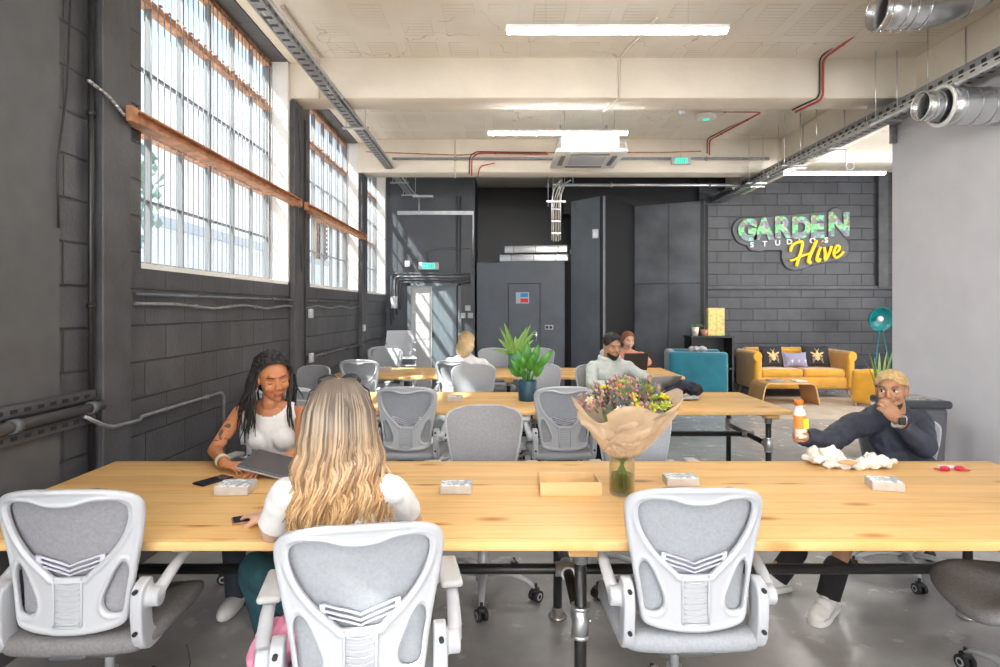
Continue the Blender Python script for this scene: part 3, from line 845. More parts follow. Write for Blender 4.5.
def hand_prims(mb, wrist, d, n, thumb_side, curl=(.35, .45, .35), s=1.0, spread=.04, tcurl=.3):
    """wrist point, direction of the fingers, direction the palm faces, +1/-1 picks the thumb side"""
    wrist = V(wrist); d = V(d).normalized(); n = V(n); n = (n - d * n.dot(d)).normalized(); t = d.cross(n).normalized() * thumb_side
    F = Matrix((t, d, n)).transposed()
    mb.ell(wrist + d * .045 * s, (.040 * s, .050 * s, .016 * s), F, seg=16)
    mb.ell(wrist + d * .060 * s, (.040 * s, .034 * s, .014 * s), F, seg=16)
    mb.ell(wrist + d * .030 * s + t * .020 * s + n * .006 * s, (.018 * s, .030 * s, .014 * s), F)
    mb.rc(wrist - d * .01, wrist + d * .03 * s, .023 * s, .022 * s)
    for i, (o, L, r) in enumerate(((.029, .92, .0088), (.0095, 1.0, .0092), (-.0105, .95, .0088), (-.029, .76, .0076))):
        p = wrist + d * (.084 - abs(i - 1.2) * .004) * s + t * o * s
        ang = 0; sp = (1.5 - i) * spread
        for k, (seg, a) in enumerate(zip((.043, .027, .022), curl)):
            ang += a * (1 + .08 * i)
            dd = (d * math.cos(ang) + n * math.sin(ang) + t * sp * math.cos(ang)).normalized()
            q = p + dd * seg * L * s
            mb.rc(p, q, r * s * (1 - .08 * k), r * s * (.92 - .08 * k), seg=10); p = q
    p = wrist + d * .025 * s + t * .030 * s + n * .006 * s
    for k, (seg, a) in enumerate(((.040, .25), (.032, tcurl), (.024, tcurl * 1.6))):
        dd = (d * (.72 + .1 * k) + t * (.62 - a) + n * (.25 + a)).normalized()
        q = p + dd * seg * s; mb.rc(p, q, (.0125 - .0015 * k) * s, (.011 - .0015 * k) * s, seg=10); p = q

def frame_torso(J):
    z = (J['N'] - J['P']).normalized(); x = (J['SB'] - J['SA']).normalized(); x = (x - z * x.dot(z)).normalized(); y = z.cross(x)
    return Matrix((x, y, z)).transposed()
def torso_prims(mb, J, fem, g=0.0, low=True, front=1):
    """g = inflation for clothes; front = sign of local y that is the chest side"""
    F = frame_torso(J); P_, N = J['P'], J['N']; L = (N - P_).length; w = .88 if fem else 1.0
    at = lambda t, y=0.0, x=0.0: P_ + (N - P_) * t + F @ V((x, y * front, 0))
    if low: mb.ell(at(.02), (.165 * w + g, .115 + g, .12 + g), F, 20, 12)
    mb.ell(at(.30), (.135 * w + g, .100 * w + g, .15 + g), F, 20, 12)
    mb.ell(at(.62), (.150 * w + g, .108 * w + g, .17 + g), F, 20, 12)
    mb.ell(at(.82), (.140 * w + g, .090 * w + g, .09 + g), F, 20, 12)
    a, b = J['SA'] + (J['SB'] - J['SA']) * .04, J['SB'] + (J['SA'] - J['SB']) * .04
    r = (.043 if fem else .055) + g
    mb.rc(a, at(.86), r, r + .012); mb.rc(b, at(.86), r, r + .012)
    mb.rc(a, at(1.02), r * .72, r * .85); mb.rc(b, at(1.02), r * .72, r * .85)
    if fem:
        for s in (-1, 1): mb.ell(at(.58, .060, s * .066), (.060 + g, .048 + g, .064 + g), F, 16, 10)
def limb(mb, a, b, ra, rb, g=0.0): mb.rc(a, b, ra + g, rb + g, seg=14)
def person(label, base, J, Mh, fem, skinm, tone_lips, brow, closed=False, hands=(), gaze=0.0, voxel=.0045, group=None, matf=None, mats=None, armr=None, legs=True, showface=True):
    t = thing('person', label, 'person', base, 0, group); off = -V(base)
    m = MB(); head_prims(m, Mh, fem)
    hb = Mh @ V((0, -.035, -.12)); m.rc(hb, J['N'], .050 if fem else .058, .058 if fem else .066)
    torso_prims(m, J, fem, -.004, front=J.get('front', 1))
    A = armr or ((.041, .034, .024) if fem else (.050, .041, .028))
    for k in 'AB':
        S_, E_, W_ = J['S' + k], J['E' + k], J['W' + k]
        limb(m, S_, E_, A[0], A[1]); limb(m, E_, W_, A[1] * 1.02, A[2])
        if legs and 'K' + k in J:
            limb(m, J['H' + k], J['K' + k], .078, .054); limb(m, J['K' + k], J['A' + k], .050, .034)
            mid = J['K' + k] * .70 + J['A' + k] * .30; m.ell(mid + V((0, .012, 0)), (.050, .050, .075))
    for h in hands: hand_prims(m, *h[0], **h[1])
    o = remesh(m, 'body', mats or skinm, voxel, 2, .5, socket_post(Mh), None, matf); o.parent = t; o.location = off
    if showface: face(t, Mh, off, brow, tone_lips, closed, gaze)
    return t, off
def garment(name, t, off, m, mt, voxel=.006, smooth=3, wrinkle=.0, wf=18, cut=None):
    o = remesh(m, name, mt, voxel, smooth)
    me = o.data
    if cut:
        bm = bmesh.new(); bm.from_mesh(me)
        for co, no in cut:
            bmesh.ops.bisect_plane(bm, geom=bm.verts[:] + bm.edges[:] + bm.faces[:], plane_co=co, plane_no=no, clear_outer=True)
        bm.to_mesh(me); bm.free()
        for p in me.polygons: p.use_smooth = True
    if wrinkle:
        me.update(); ns = [v.normal.copy() for v in me.vertices]
        for v, n in zip(me.vertices, ns):
            v.co += n * wrinkle * (noise.noise(v.co * wf + V((0, 0, v.co.x * 9))) + .5 * noise.noise(v.co * wf * 2.3))
    o.parent = t; o.location = off; return o
def sleeve(m, a, b, ra, rb, g):
    a, b = V(a), V(b); m.ell(a, ra + g, seg=14, rings=8); m.cyl(a, b, ra + g, rb + g, seg=20)
def strands(name, t, off, paths, r, mt, seg=5, taper=True):
    m = MB()
    for p in paths:
        n = len(p); rr = [r * (1 - .75 * (i / (n - 1)) ** 3) if taper else r for i in range(n)]
        m.tube(p, rr, seg)
    return m.build(name, mt, t, off, fixn=False)
def m_hair(name, stops, axis_lo, axis_hi, sc=60, rough=.42, streak=.45):
    k = NB(name); X = k.xyz()
    z = k.math('DIVIDE', k.math('SUBTRACT', X[2], axis_lo), axis_hi - axis_lo)
    n = k.noise(1.0, 4, k.comb(k.math('MULTIPLY', X[0], sc), k.math('MULTIPLY', X[1], sc), k.math('MULTIPLY', X[2], 5)))
    f = k.math('ADD', z, k.math('MULTIPLY', k.math('SUBTRACT', n, .5), streak * 2))
    k.l(k.ramp(f, stops), k.b.inputs['Base Color']); k.b.inputs['Roughness'].default_value = rough
    k.bump(n, .3, .004); return k.m
def hair_cap(m, Mh, g=.008, back=True, fringe=.03):
    hell(m, Mh, (0, -.018, .042), (.076 + g, .090 + g, .080 + g), 24)
    if back: hell(m, Mh, (0, -.040, .0), (.070 + g, .066 + g, .075 + g), 20)
black_hair = mat('black_hair', (.012, .010, .010), .45, bump=.6, bscale=220)
HC = lambda Mh, name, mt, t, off, **k: None

# 1 -- woman with dark locs, facing the viewer across the nearest table --------------------------------
sk1 = skin('warm_brown_skin', (.52, .215, .10))
base = V((-1.24, 3.36, 0))
Mh = head_matrix((-1.222, 3.235, 1.142), 180 - 2, 16, 4, 1.0)
Mh = head_matrix((-1.222, 3.235, 1.142), 214, 13, 7, 1.05)
J = dict(P=V((-1.24, 3.40, .585)), N=V((-1.245, 3.275, 1.005)), SA=V((-1.425, 3.28, .945)), SB=V((-1.075, 3.27, .945)),
         EA=V((-1.475, 3.10, .785)), WA=V((-1.325, 2.885, .772)), EB=V((-1.02, 3.08, .785)), WB=V((-1.08, 2.86, .772)),
         HA=V((-1.32, 3.36, .50)), HB=V((-1.16, 3.36, .50)), KA=V((-1.33, 2.98, .54)), KB=V((-1.15, 2.98, .54)), AA=V((-1.33, 3.02, .09)), AB=V((-1.15, 3.02, .09)), front=-1)
ink = mat('tattoo_ink', (.12, .075, .06), .5)
def ink_f(c):
    a = J['SA']; e = J['EA']; t_ = (c - a).dot(e - a) / (e - a).length_squared
    if .30 < t_ < .86 and (c - (a + (e - a) * t_)).length < .055 and c.x < a.x + .01:
        return 1 if noise.noise(c * 32) > .16 else 0
    return 0
t, off = person('woman with dark locs and white tank top looking down at a laptop', base, J, Mh, True, sk1, mat('rose_lips', (.36, .08, .065), .35), black_hair, True,
    hands=[((J['WA'], (.9, -.42, -.06), (0, 0, -1), 1), dict(curl=(.15, .3, .3), s=.92)), ((J['WB'], (-.5, -.8, -.03), (0, 0, -1), -1), dict(curl=(.15, .3, .3), s=.92))],
    mats=[sk1, ink], matf=lambda c: ink_f(c))
whitecloth = mat('white_ribbed_cloth', (.80, .79, .78), .8, bump=.2, bscale=140)
m = MB(); torso_prims(m, J, True, .012, front=-1)
garment('tank_top', t, off, m, whitecloth, .006, 3, .002, cut=[(V((-1.388, 3.3, .95)), V((-1, 0, .35)).normalized()), (V((-1.098, 3.3, .95)), V((1, 0, .35)).normalized())])
tt_ = [c for c in t.children if c.name.startswith('tank_top')][0]; bm = bmesh.new(); bm.from_mesh(tt_.data); cc_ = V((-1.245, 3.215, 1.050))
bmesh.ops.delete(bm, geom=[v for v in bm.verts if (v.co - cc_).length < .108], context='VERTS'); bm.to_mesh(tt_.data); bm.free()
m = MB()
for a, b, c in (('HA', 'KA', 'AA'), ('HB', 'KB', 'AB')): limb(m, J[a], J[b], .078, .056, .008); limb(m, J[b], J[c], .054, .042, .008)
m.ell(J['P'], (.16, .125, .125)); garment('trousers', t, off, m, mat('dark_denim', (.03, .035, .05), .8), .008, 2, .003)
for k in 'AB': m = MB(); a = J['A' + k]; m.ell(a + V((0, -.05, -.045)), (.045, .13, .045)); m.ell(a + V((0, .02, -.03)), (.042, .06, .06)); m.build('shoe', whitecloth, t, off)
m = MB(); hair_cap(m, Mh, .016); hell(m, Mh, (0, -.03, .075), (.078, .078, .065), 20)
o = garment('hair', t, off, m, black_hair, .006, 2, .012, 60, cut=[(Mh @ V((0, .052, .074)), (Mh.to_3x3() @ V((0, 1, -.55))).normalized()), (Mh @ V((0, .02, -.05)), (Mh.to_3x3() @ V((0, .6, -1))).normalized())])
rr = random.Random(5)
def loc_path(side, phi, zend, out, n=16):
    st_ = V((side * .035 * rr.uniform(.4, 1.4), -.02 + rr.uniform(-.05, .03), .118)); p = [Mh @ st_]
    mid = Mh @ V((side * (.090 + rr.uniform(0, .012)), rr.uniform(-.05, .015), .03)); p.append(Mh @ V((side * .070, st_.y, .098))); p.append(mid)
    z0 = mid.z; x, y = mid.x, mid.y; ph = rr.uniform(0, 6)
    for i in range(1, n):
        f = i / (n - 1)
        p.append(V((x + out[0] * f + .006 * math.sin(ph + f * 9), y + out[1] * f ** .7 + .006 * math.cos(ph + f * 8), z0 + (zend - z0) * f)))
    return p
paths = []
for i in range(40): paths.append(loc_path(1, 0, rr.uniform(.80, 1.0), (rr.uniform(-.10, .0), rr.uniform(-.03, .06))))
for i in range(16): paths.append(loc_path(-1, 0, rr.uniform(.86, 1.02), (rr.uniform(-.02, .05), rr.uniform(-.02, .06))))
for i in range(22):
    a = Mh @ V((rr.uniform(-.07, .07), -.09, .05)); zz = rr.uniform(.80, .95)
    paths.append([Mh @ V((0, -.05, .125)), a] + [V((a.x + .01 * math.sin(f * 6 + i), a.y + .03 + .012 * math.cos(f * 7), a.z + (zz - a.z) * f)) for f in (.2, .4, .6, .8, 1)])
for i in range(16): # a few locs fall in front of the shoulders
    s = 1 if i < 11 else -1; b = Mh @ V((s * .086, .02, .02)); zz = rr.uniform(.84, .98)
    o2 = rr.uniform(-.03, .02) if s == 1 else rr.uniform(.0, .03)
    paths.append([Mh @ V((s * .03, .03, .115)), Mh @ V((s * .075, .03, .08)), b] + [V((b.x + o2 * f + .006 * math.sin(f * 7 + i), b.y - .05 * math.sin(f * 2.2), b.z + (zz - b.z) * f)) for f in (.15, .3, .5, .7, .85, 1)])
strands('locs', t, off, paths, .0062, black_hair, 6)
m = MB()
for k, c in enumerate(((.85, .8, .7), (.55, .6, .7), (.8, .7, .2))):
    pass
bracelet = mat('bracelet_mixed', (.55, .45, .25), .4, metal=.4)
for k in range(3):
    m = MB(); c = J['WA'] + (J['EA'] - J['WA']).normalized() * (.025 + k * .016); F = frame_from(J['EA'] - J['WA'])
    m.tube([c + F @ V((math.cos(a) * .031, math.sin(a) * .031, 0)) for a in [i * PI / 10 for i in range(20)]], .0035, 6, closed=True); m.build('bracelet', bracelet if k != 1 else M['white'], t, off)
for s in (-1, 1):
    m = MB(); m.tube([Mh @ V((s * .080, .0 + .009 * math.cos(a), -.042 + .012 * math.sin(a))) for a in [i * PI / 8 for i in range(16)]], .0017, 6, closed=True); m.build('earring', M['chrome'], t, off)

# 2 -- long haired blonde woman seen from behind --------------------------------------------------------
sk2 = skin('fair_skin', (.62, .38, .27))
base = V((-.44, 1.9, 0))
Mh = head_matrix((-.510, 1.905, 1.158), 14, 12, 0, 1.0)
J = dict(P=V((-.44, 1.90, .58)), N=V((-.50, 1.875, 1.01)), SA=V((-.665, 1.86, .945)), SB=V((-.335, 1.88, .95)),
         EA=V((-.735, 1.93, .80)), WA=V((-.83, 2.13, .775)), EB=V((-.290, 1.98, .815)), WB=V((-.40, 2.18, .775)),
         HA=V((-.53, 1.95, .51)), HB=V((-.36, 1.95, .51)), KA=V((-.92, 2.27, .53)), KB=V((-.45, 2.37, .53)), AA=V((-.84, 2.34, .09)), AB=V((-.45, 2.36, .09)), front=1)
t, off = person('woman with long wavy blonde hair and white top, back to the viewer', base, J, Mh, True, sk2, mat('pink_lips', (.55, .22, .2), .4), mat('brown_brow', (.12, .07, .04), .6), False,
    hands=[((J['WA'], (-.75, .65, -.05), (0, 0, -1), 1), dict(curl=(.25, .4, .3), s=.92)), ((J['WB'], (-.3, .9, -.03), (0, 0, -1), -1), dict(curl=(.2, .3, .3), s=.92))])
m = MB(); torso_prims(m, J, True, .008)
sleeve(m, J['SA'], J['SA'].lerp(J['EA'], .80), .041, .042, .008); sleeve(m, J['SB'], J['SB'].lerp(J['EB'], .70), .041, .042, .008)
garment('blouse', t, off, m, whitecloth, .006, 3, .005, 14, cut=[(V((0, 0, 1.03)), V((0, 0, 1)))])
m = MB()
for a, b, c in (('HA', 'KA', 'AA'), ('HB', 'KB', 'AB')): limb(m, J[a], J[b], .080, .058, .010); limb(m, J[b], J[c], .056, .05, .012)
m.ell(J['P'] + V((0, 0, -.02)), (.17, .13, .12)); garment('trousers', t, off, m, mat('teal_trousers', (.015, .065, .085), .8), .008, 2, .004)
for k in 'AB': m = MB(); a = J['A' + k]; m.ell(a + V((0, .06, -.045)), (.045, .13, .045)); m.ell(a + V((0, -.01, -.03)), (.042, .06, .06)); m.build('shoe', M['rubber'], t, off)
blonde = m_hair('wavy_blonde_hair', [(0.0, (.70, .44, .22)), (.22, (.56, .32, .14)), (.5, (.42, .28, .17)), (.72, (.24, .18, .13)), (.86, (.10, .075, .06)), (1.0, (.15, .115, .09))], .84, 1.29, 55, .38, .20)
m = MB(); hair_cap(m, Mh, .012); hell(m, Mh, (0, -.055, -.07), (.085, .06, .10), 20)
for i in range(6):
    f = i / 5; m.ell(V((-.505 + .015 * f, 1.845 - .020 * f, 1.08 - f * .17)), (.088 + .030 * f, .030, .06))
garment('hair', t, off, m, blonde, .007, 3, .004, 30, cut=[(Mh @ V((0, .055, .05)), (Mh.to_3x3() @ V((0, 1, -.55))).normalized())])
paths = []
for i in range(900):
    ph = rr.uniform(-1.75, 1.75) if i % 3 else rr.gauss(0, .8)     # around the back of the head
    part = V((rr.uniform(-.012, .012), rr.uniform(-.04, .05), .130))
    a = ph; sx, sy = math.sin(a), -math.cos(a)
    rad = .098 + rr.uniform(-.006, .012)
    p = [Mh @ part, Mh @ V((sx * .052, sy * .055 - .012, .125)), Mh @ V((sx * .085, sy * .095 - .015, .085)), Mh @ V((sx * rad, sy * (rad + .012) - .015, .03))]
    c0 = Mh @ V((sx * (rad + .006), sy * (rad + .014) - .015, -.03)); p.append(c0)
    zend = rr.uniform(.83, .90) - .03 * math.cos(a); ex = -.495 + sx * (.150 + rr.uniform(-.03, .02)); ey = 1.80 + .10 * (1 - math.cos(a)) * .8 + rr.uniform(-.02, .015) 
    k = a * 2.6 + rr.gauss(0, .45); amp = rr.uniform(.006, .012); fr = 17 + 2.5 * math.sin(a * 3) + rr.uniform(-.8, .8)
    for j in range(1, 17):
        f = j / 16; e = f ** .8
        x = c0.x + (ex - c0.x) * e; y = c0.y + (min(ey, c0.y) - c0.y) * math.sin(f * PI / 2); z = c0.z + (zend - c0.z) * f
        w_ = amp * min(1, f * 2.2)
        p.append(V((x + w_ * math.sin(k + f * fr), y + w_ * .7 * math.cos(k + f * fr), z)))
    paths.append(p)
dk = m_hair('brown_blonde_lock', [(0.0, (.48, .27, .12)), (.35, (.30, .18, .10)), (.8, (.10, .075, .055)), (1.0, (.13, .10, .08))], .84, 1.29, 55, .38, .2)
lt = m_hair('golden_lock', [(0.0, (.80, .54, .28)), (.4, (.66, .44, .25)), (.7, (.40, .31, .22)), (1.0, (.19, .15, .12))], .84, 1.29, 55, .38, .2)
for q_, (mt_, lo) in enumerate(((blonde, 0), (dk, 1), (lt, 2), (blonde, 3), (lt, 4))): strands('hair_lock', t, off, paths[lo::5], .0056, mt_, 4)
# sunglasses pushed up on the head
m = MB()
for s in (-1, 1):
    c = V((s * .036, .035, .134)); m.tube([Mh @ (c + V((math.cos(a) * .030, math.sin(a) * .010, math.sin(a) * .022))) for a in [i * PI / 8 for i in range(16)]], .003, 6, closed=True)
    m.tube([Mh @ V((s * .066, .045, .120)), Mh @ V((s * .092, .02, .10)), Mh @ V((s * .098, -.05, .055))], .0028, 6)
    m.ell(Mh @ c, (.028, .006, .019), Mh.to_3x3())
m.tube([Mh @ V((-.01, .05, .122)), Mh @ V((.01, .05, .122))], .003, 6)
o = m.build('sunglasses', M['rubber']); tag(o, 'black sunglasses pushed up on the long blonde hair', 'sunglasses')

# 3 -- man in a navy jacket at the right ----------------------------------------------------------------
sk3 = skin('brown_skin', (.42, .215, .125))
base = V((2.35, 3.42, 0))
Mh = head_matrix((2.245, 3.44, 1.040), 180 - 42, -2, 4, .98)
J = dict(P=V((2.34, 3.42, .57)), N=V((2.255, 3.50, .925)), SA=V((1.995, 3.40, .855)), SB=V((2.475, 3.55, .845)),
         EA=V((1.765, 3.225, .800)), WA=V((1.545, 3.080, .862)), EB=V((2.290, 3.24, .770)), WB=V((2.150, 3.245, .915)),
         HA=V((2.26, 3.38, .50)), HB=V((2.44, 3.40, .50)), KA=V((1.90, 3.22, .51)), KB=V((1.83, 3.05, .50)), AA=V((1.49, 3.23, .115)), AB=V((1.64, 3.00, .125)), front=-1)
J['SA'], J['SB'] = J['SA'], J['SB']
t, off = person('man with bleached short hair in navy jacket, hand at his mouth, holding a bottle', base, J, Mh, False, sk3, mat('brown_lips', (.33, .14, .10), .4), mat('dark_brow', (.02, .014, .01), .6), False,
    hands=[((J['WA'], (-.70, -.60, .22), (.6, -.75, .05), 1), dict(curl=(.75, 1.0, .8), s=1.0, spread=.0, tcurl=.45)),
           ((J['WB'], (-.62, .02, .72), (-.1, .95, .2), -1), dict(curl=(.55, 1.0, .9), s=1.0, spread=.0, tcurl=.5))], gaze=.8)
navy = mat('navy_jacket', (.032, .038, .060), .62, bump=.35, bscale=28, var=.2, vscale=9)
m = MB(); torso_prims(m, J, False, .016, front=-1)
sleeve(m, J['SA'], J['EA'], .054, .048, .014); sleeve(m, J['EA'], J['WA'].lerp(J['EA'], .08), .046, .031, .013)
sleeve(m, J['SB'], J['EB'], .058, .050, .016); sleeve(m, J['EB'], J['WB'].lerp(J['EB'], .18), .048, .034, .013)
m.tube([J['N'] + V((math.cos(a) * .062, math.sin(a) * .060, .0)) for a in [i * PI / 10 for i in range(20)]], .020, 8, closed=True)
garment('jacket', t, off, m, navy, .006, 3, .008, 13)
m = MB(); zl = [(2.19, 3.345, .905), (2.175, 3.285, .85), (2.17, 3.25, .79), (2.18, 3.25, .72)]
F = frame_torso(J)
for q in range(2):
    pts = [J['N'] + (J['P'] - J['N']) * f + F @ V((-.045 - q * .055, -(-(.075 + .05 * math.sin(f * 2.6))), 0)) for f in (.02, .15, .3, .45)]
    m.tube([J['N'] + (J['P'] - J['N']) * f + F @ V((-.03 - q * .07, -(.098 + .040 * math.sin(f * 3)), 0)) for f in (.10 + .1 * q, .25, .4, .55)], .004, 6)
m.build('zip', mat('pale_zip', (.45, .45, .48), .3, metal=.6), t, off)
m = MB()
for a, b in (('HA', 'KA'), ('HB', 'KB')): limb(m, J[a], J[a].lerp(J[b], .72), .082, .066, .012)
m.ell(J['P'] + V((0, 0, -.03)), (.18, .15, .11)); garment('shorts', t, off, m, mat('black_shorts', (.02, .02, .024), .8), .009, 2, .004)
blacksock = mat('black_sock', (.012, .012, .014), .9); shoe_w = mat('white_leather', (.74, .73, .71), .5, bump=.1, bscale=60)
for k, d in (('A', V((-.93, -.30, 0))), ('B', V((-.72, -.69, 0)))):
    a = J['A' + k]; kn = J['K' + k]; d.normalize()
    m = MB(); sleeve(m, a + (kn - a) * .25, a - V((0, 0, .05)), .051, .047, .008); garment('sock', t, off, m, blacksock, .006, 1)
    g0 = V((a.x, a.y, 0)); F = Matrix((V((-d.y, d.x, 0)), d, V((0, 0, 1)))).transposed()
    m = MB()
    for yy, zz, r_ in ((-.045, .065, (.038, .040, .050)), (.0, .062, (.042, .055, .050)), (.06, .052, (.044, .06, .040)), (.12, .042, (.047, .055, .030)), (.165, .036, (.040, .04, .024))): m.ell(g0 + F @ V((0, yy, zz)), r_, F)
    m.ell(g0 + F @ V((0, -.035, .10)), (.040, .045, .035), F)
    sh = remesh(m, 'shoe', shoe_w, .005, 3); sh.parent = t; sh.location = off
    m = MB(); out = [(.036, -.085), (.045, -.03), (.043, .04), (.052, .11), (.045, .175), (.02, .205), (-.02, .205), (-.045, .175), (-.052, .11), (-.043, .04), (-.045, -.03), (-.036, -.085)]
    m.prism([(g0 + F @ V((x, y, 0)))[:2] for x, y in smooth_poly(out, 2)], 0.002, .030); m.build('sole', shoe_w, sh)
    m = MB()
    for i in range(5):
        y_ = .035 + i * .022; z_ = .108 - i * .010; m.tube([g0 + F @ V((-.020, y_, z_ - .006)), g0 + F @ V((0, y_ + .008, z_ + .002)), g0 + F @ V((.020, y_, z_ - .006))], .0028, 6)
    m.build('laces', whitecloth, sh)
m = MB(); c = J['WB'] + (J['EB'] - J['WB']).normalized() * .012; F = frame_from(J['EB'] - J['WB'])
m.tube([c + F @ V((math.cos(a) * .036, math.sin(a) * .036, 0)) for a in [i * PI / 12 for i in range(24)]], .009, 8, closed=True)
m.m = 1; m.box(c + F @ V((-.010, -.036, 0)) if False else c + V((-.008, -.038, .008)), (.036, .014, .040), bev=.004); m.build('wristwatch', [M['white'], M['rubber']], t, off)
bleach = mat('bleached_hair', (.62, .43, .20), .8, bump=1.0, bscale=160, var=.25, vscale=90)
m = MB(); hair_cap(m, Mh, .010, back=False); 
garment('hair', t, off, m, bleach, .0055, 2, .005, 70, cut=[(Mh @ V((0, .058, .050)), (Mh.to_3x3() @ V((0, 1, -.5))).normalized()), (Mh @ V((0, 0, .028)), (Mh.to_3x3() @ V((0, .35, -1))).normalized())])
fade = mat('dark_fade_hair', (.055, .035, .022), .9, bump=.5, bscale=200)
m = MB(); hell(m, Mh, (0, -.022, .018), (.0765, .088, .062), 24); hell(m, Mh, (0, -.045, -.02), (.062, .055, .05), 20)
garment('hair_fade', t, off, m, fade, .0055, 2, .001, 50, cut=[(Mh @ V((0, .012, .0)), (Mh.to_3x3() @ V((0, 1, -.1))).normalized())])
m = MB(); hell(m, Mh, (0, .034, -.068), (.056, .050, .044), 20); hell(m, Mh, (0, .062, -.092), (.030, .023, .024))
garment('beard', t, off, m, fade, .005, 2, .0015, 50, cut=[(Mh @ V((0, .04, -.060)), (Mh.to_3x3() @ V((0, .35, 1))).normalized())])

# 4 -- bearded man in a pale jumper at the middle table -------------------------------------------------
sk4 = skin('tan_skin', (.46, .25, .155))
base = V((1.05, 5.86, 0))
Mh = head_matrix((1.085, 5.80, 1.150), 180 + 16, 14, 0, 1.04)
J = dict(P=V((1.03, 5.86, .58)), N=V((1.07, 5.86, 1.01)), SA=V((.895, 5.84, .935)), SB=V((1.265, 5.86, .930)),
         EA=V((.86, 5.62, .80)), WA=V((1.12, 5.50, .80)), EB=V((1.40, 5.66, .835)), WB=V((1.36, 5.44, .885)),
         HA=V((.95, 5.80, .5)), HB=V((1.13, 5.80, .5)), KA=V((.93, 5.45, .53)), KB=V((1.14, 5.45, .53)), AA=V((.93, 5.5, .1)), AB=V((1.14, 5.5, .1)), front=-1)
t, off = person('bearded man in pale grey jumper using a laptop at the middle table', base, J, Mh, False, sk4, mat('soft_lips', (.42, .19, .14), .4), black_hair, True,
    hands=[((J['WA'], (.6, -.7, -.1), (0, 0, -1), 1), dict(curl=(.3, .4, .3))), ((J['WB'], (.1, -.95, -.25), (0, -.1, -1), -1), dict(curl=(.3, .5, .4)))], voxel=.006)
pale = mat('pale_grey_jumper', (.50, .54, .52), .85, bump=.3, bscale=60)
m = MB(); torso_prims(m, J, False, .018, front=-1)
for k in 'AB': sleeve(m, J['S' + k], J['E' + k], .050, .045, .011); sleeve(m, J['E' + k], J['W' + k], .043, .031, .010)
m.tube([J['N'] + V((math.cos(a) * .085, math.sin(a) * .08 + .01, .02 - .015 * math.sin(a) * -1)) for a in [i * PI / 10 for i in range(20)]], .028, 8, closed=True)
garment('jumper', t, off, m, pale, .008, 3, .010, 12)
m = MB()
for a, b, c in (('HA', 'KA', 'AA'), ('HB', 'KB', 'AB')): limb(m, J[a], J[b], .082, .060, .010); limb(m, J[b], J[c], .056, .05, .012)
garment('trousers', t, off, m, blacksock, .010, 2)
for k in 'AB': m = MB(); a = J['A' + k]; m.ell(a + V((0, -.05, -.05)), (.045, .13, .045)); m.build('shoe', M['rubber'], t, off)
m = MB(); hair_cap(m, Mh, .010, back=False); hell(m, Mh, (0, .02, .085), (.062, .06, .045))
garment('hair', t, off, m, black_hair, .007, 2, .005, 50, cut=[(Mh @ V((0, .066, .060)), (Mh.to_3x3() @ V((0, 1, -.5))).normalized()), (Mh @ V((0, 0, .0)), (Mh.to_3x3() @ V((0, .6, -1))).normalized())])
m = MB(); hell(m, Mh, (0, .034, -.066), (.060, .056, .048), 20); hell(m, Mh, (0, .064, -.090), (.036, .030, .030))
garment('beard', t, off, m, black_hair, .006, 2, .002, 50, cut=[(Mh @ V((0, .04, -.046)), (Mh.to_3x3() @ V((0, .35, 1))).normalized())])

# 5 -- red haired woman at the back ---------------------------------------------------------------------
base = V((1.72, 8.2, 0)); Mh = head_matrix((1.735, 8.12, 1.075), 180 + 10, 8, 0, 1.0)
J = dict(P=V((1.75, 8.2, .55)), N=V((1.74, 8.17, .93)), SA=V((1.57, 8.15, .87)), SB=V((1.92, 8.16, .87)), EA=V((1.52, 7.98, .80)), WA=V((1.62, 7.78, .80)), EB=V((1.97, 7.98, .8)), WB=V((1.88, 7.76, .8)), front=-1)
t, off = person('red haired woman in a pink top behind a dark laptop', base, J, Mh, True, sk2, mat('red_lips', (.5, .16, .14), .4), mat('auburn_brow', (.15, .06, .03), .6), False,
    hands=[((J['WA'], (.3, -.9, 0), (0, 0, -1), 1), dict(s=.92)), ((J['WB'], (-.3, -.9, 0), (0, 0, -1), -1), dict(s=.92))], voxel=.008)
m = MB(); torso_prims(m, J, True, .010, front=-1)
for k in 'AB': sleeve(m, J['S' + k], J['E' + k], .046, .040, .012); sleeve(m, J['E' + k], J['W' + k], .038, .028, .010)
garment('jumper', t, off, m, mat('salmon_top', (.62, .27, .19), .8), .010, 2, .004)
auburn = mat('auburn_hair', (.20, .075, .035), .5, bump=.5, bscale=120)
m = MB(); hair_cap(m, Mh, .012)
for s in (-1, 1): hell(m, Mh, (s * .07, -.01, -.04), (.022, .05, .08))
garment('hair', t, off, m, auburn, .008, 2, .004, 40, cut=[(Mh @ V((0, .058, .055)), (Mh.to_3x3() @ V((0, 1, -.6))).normalized())])

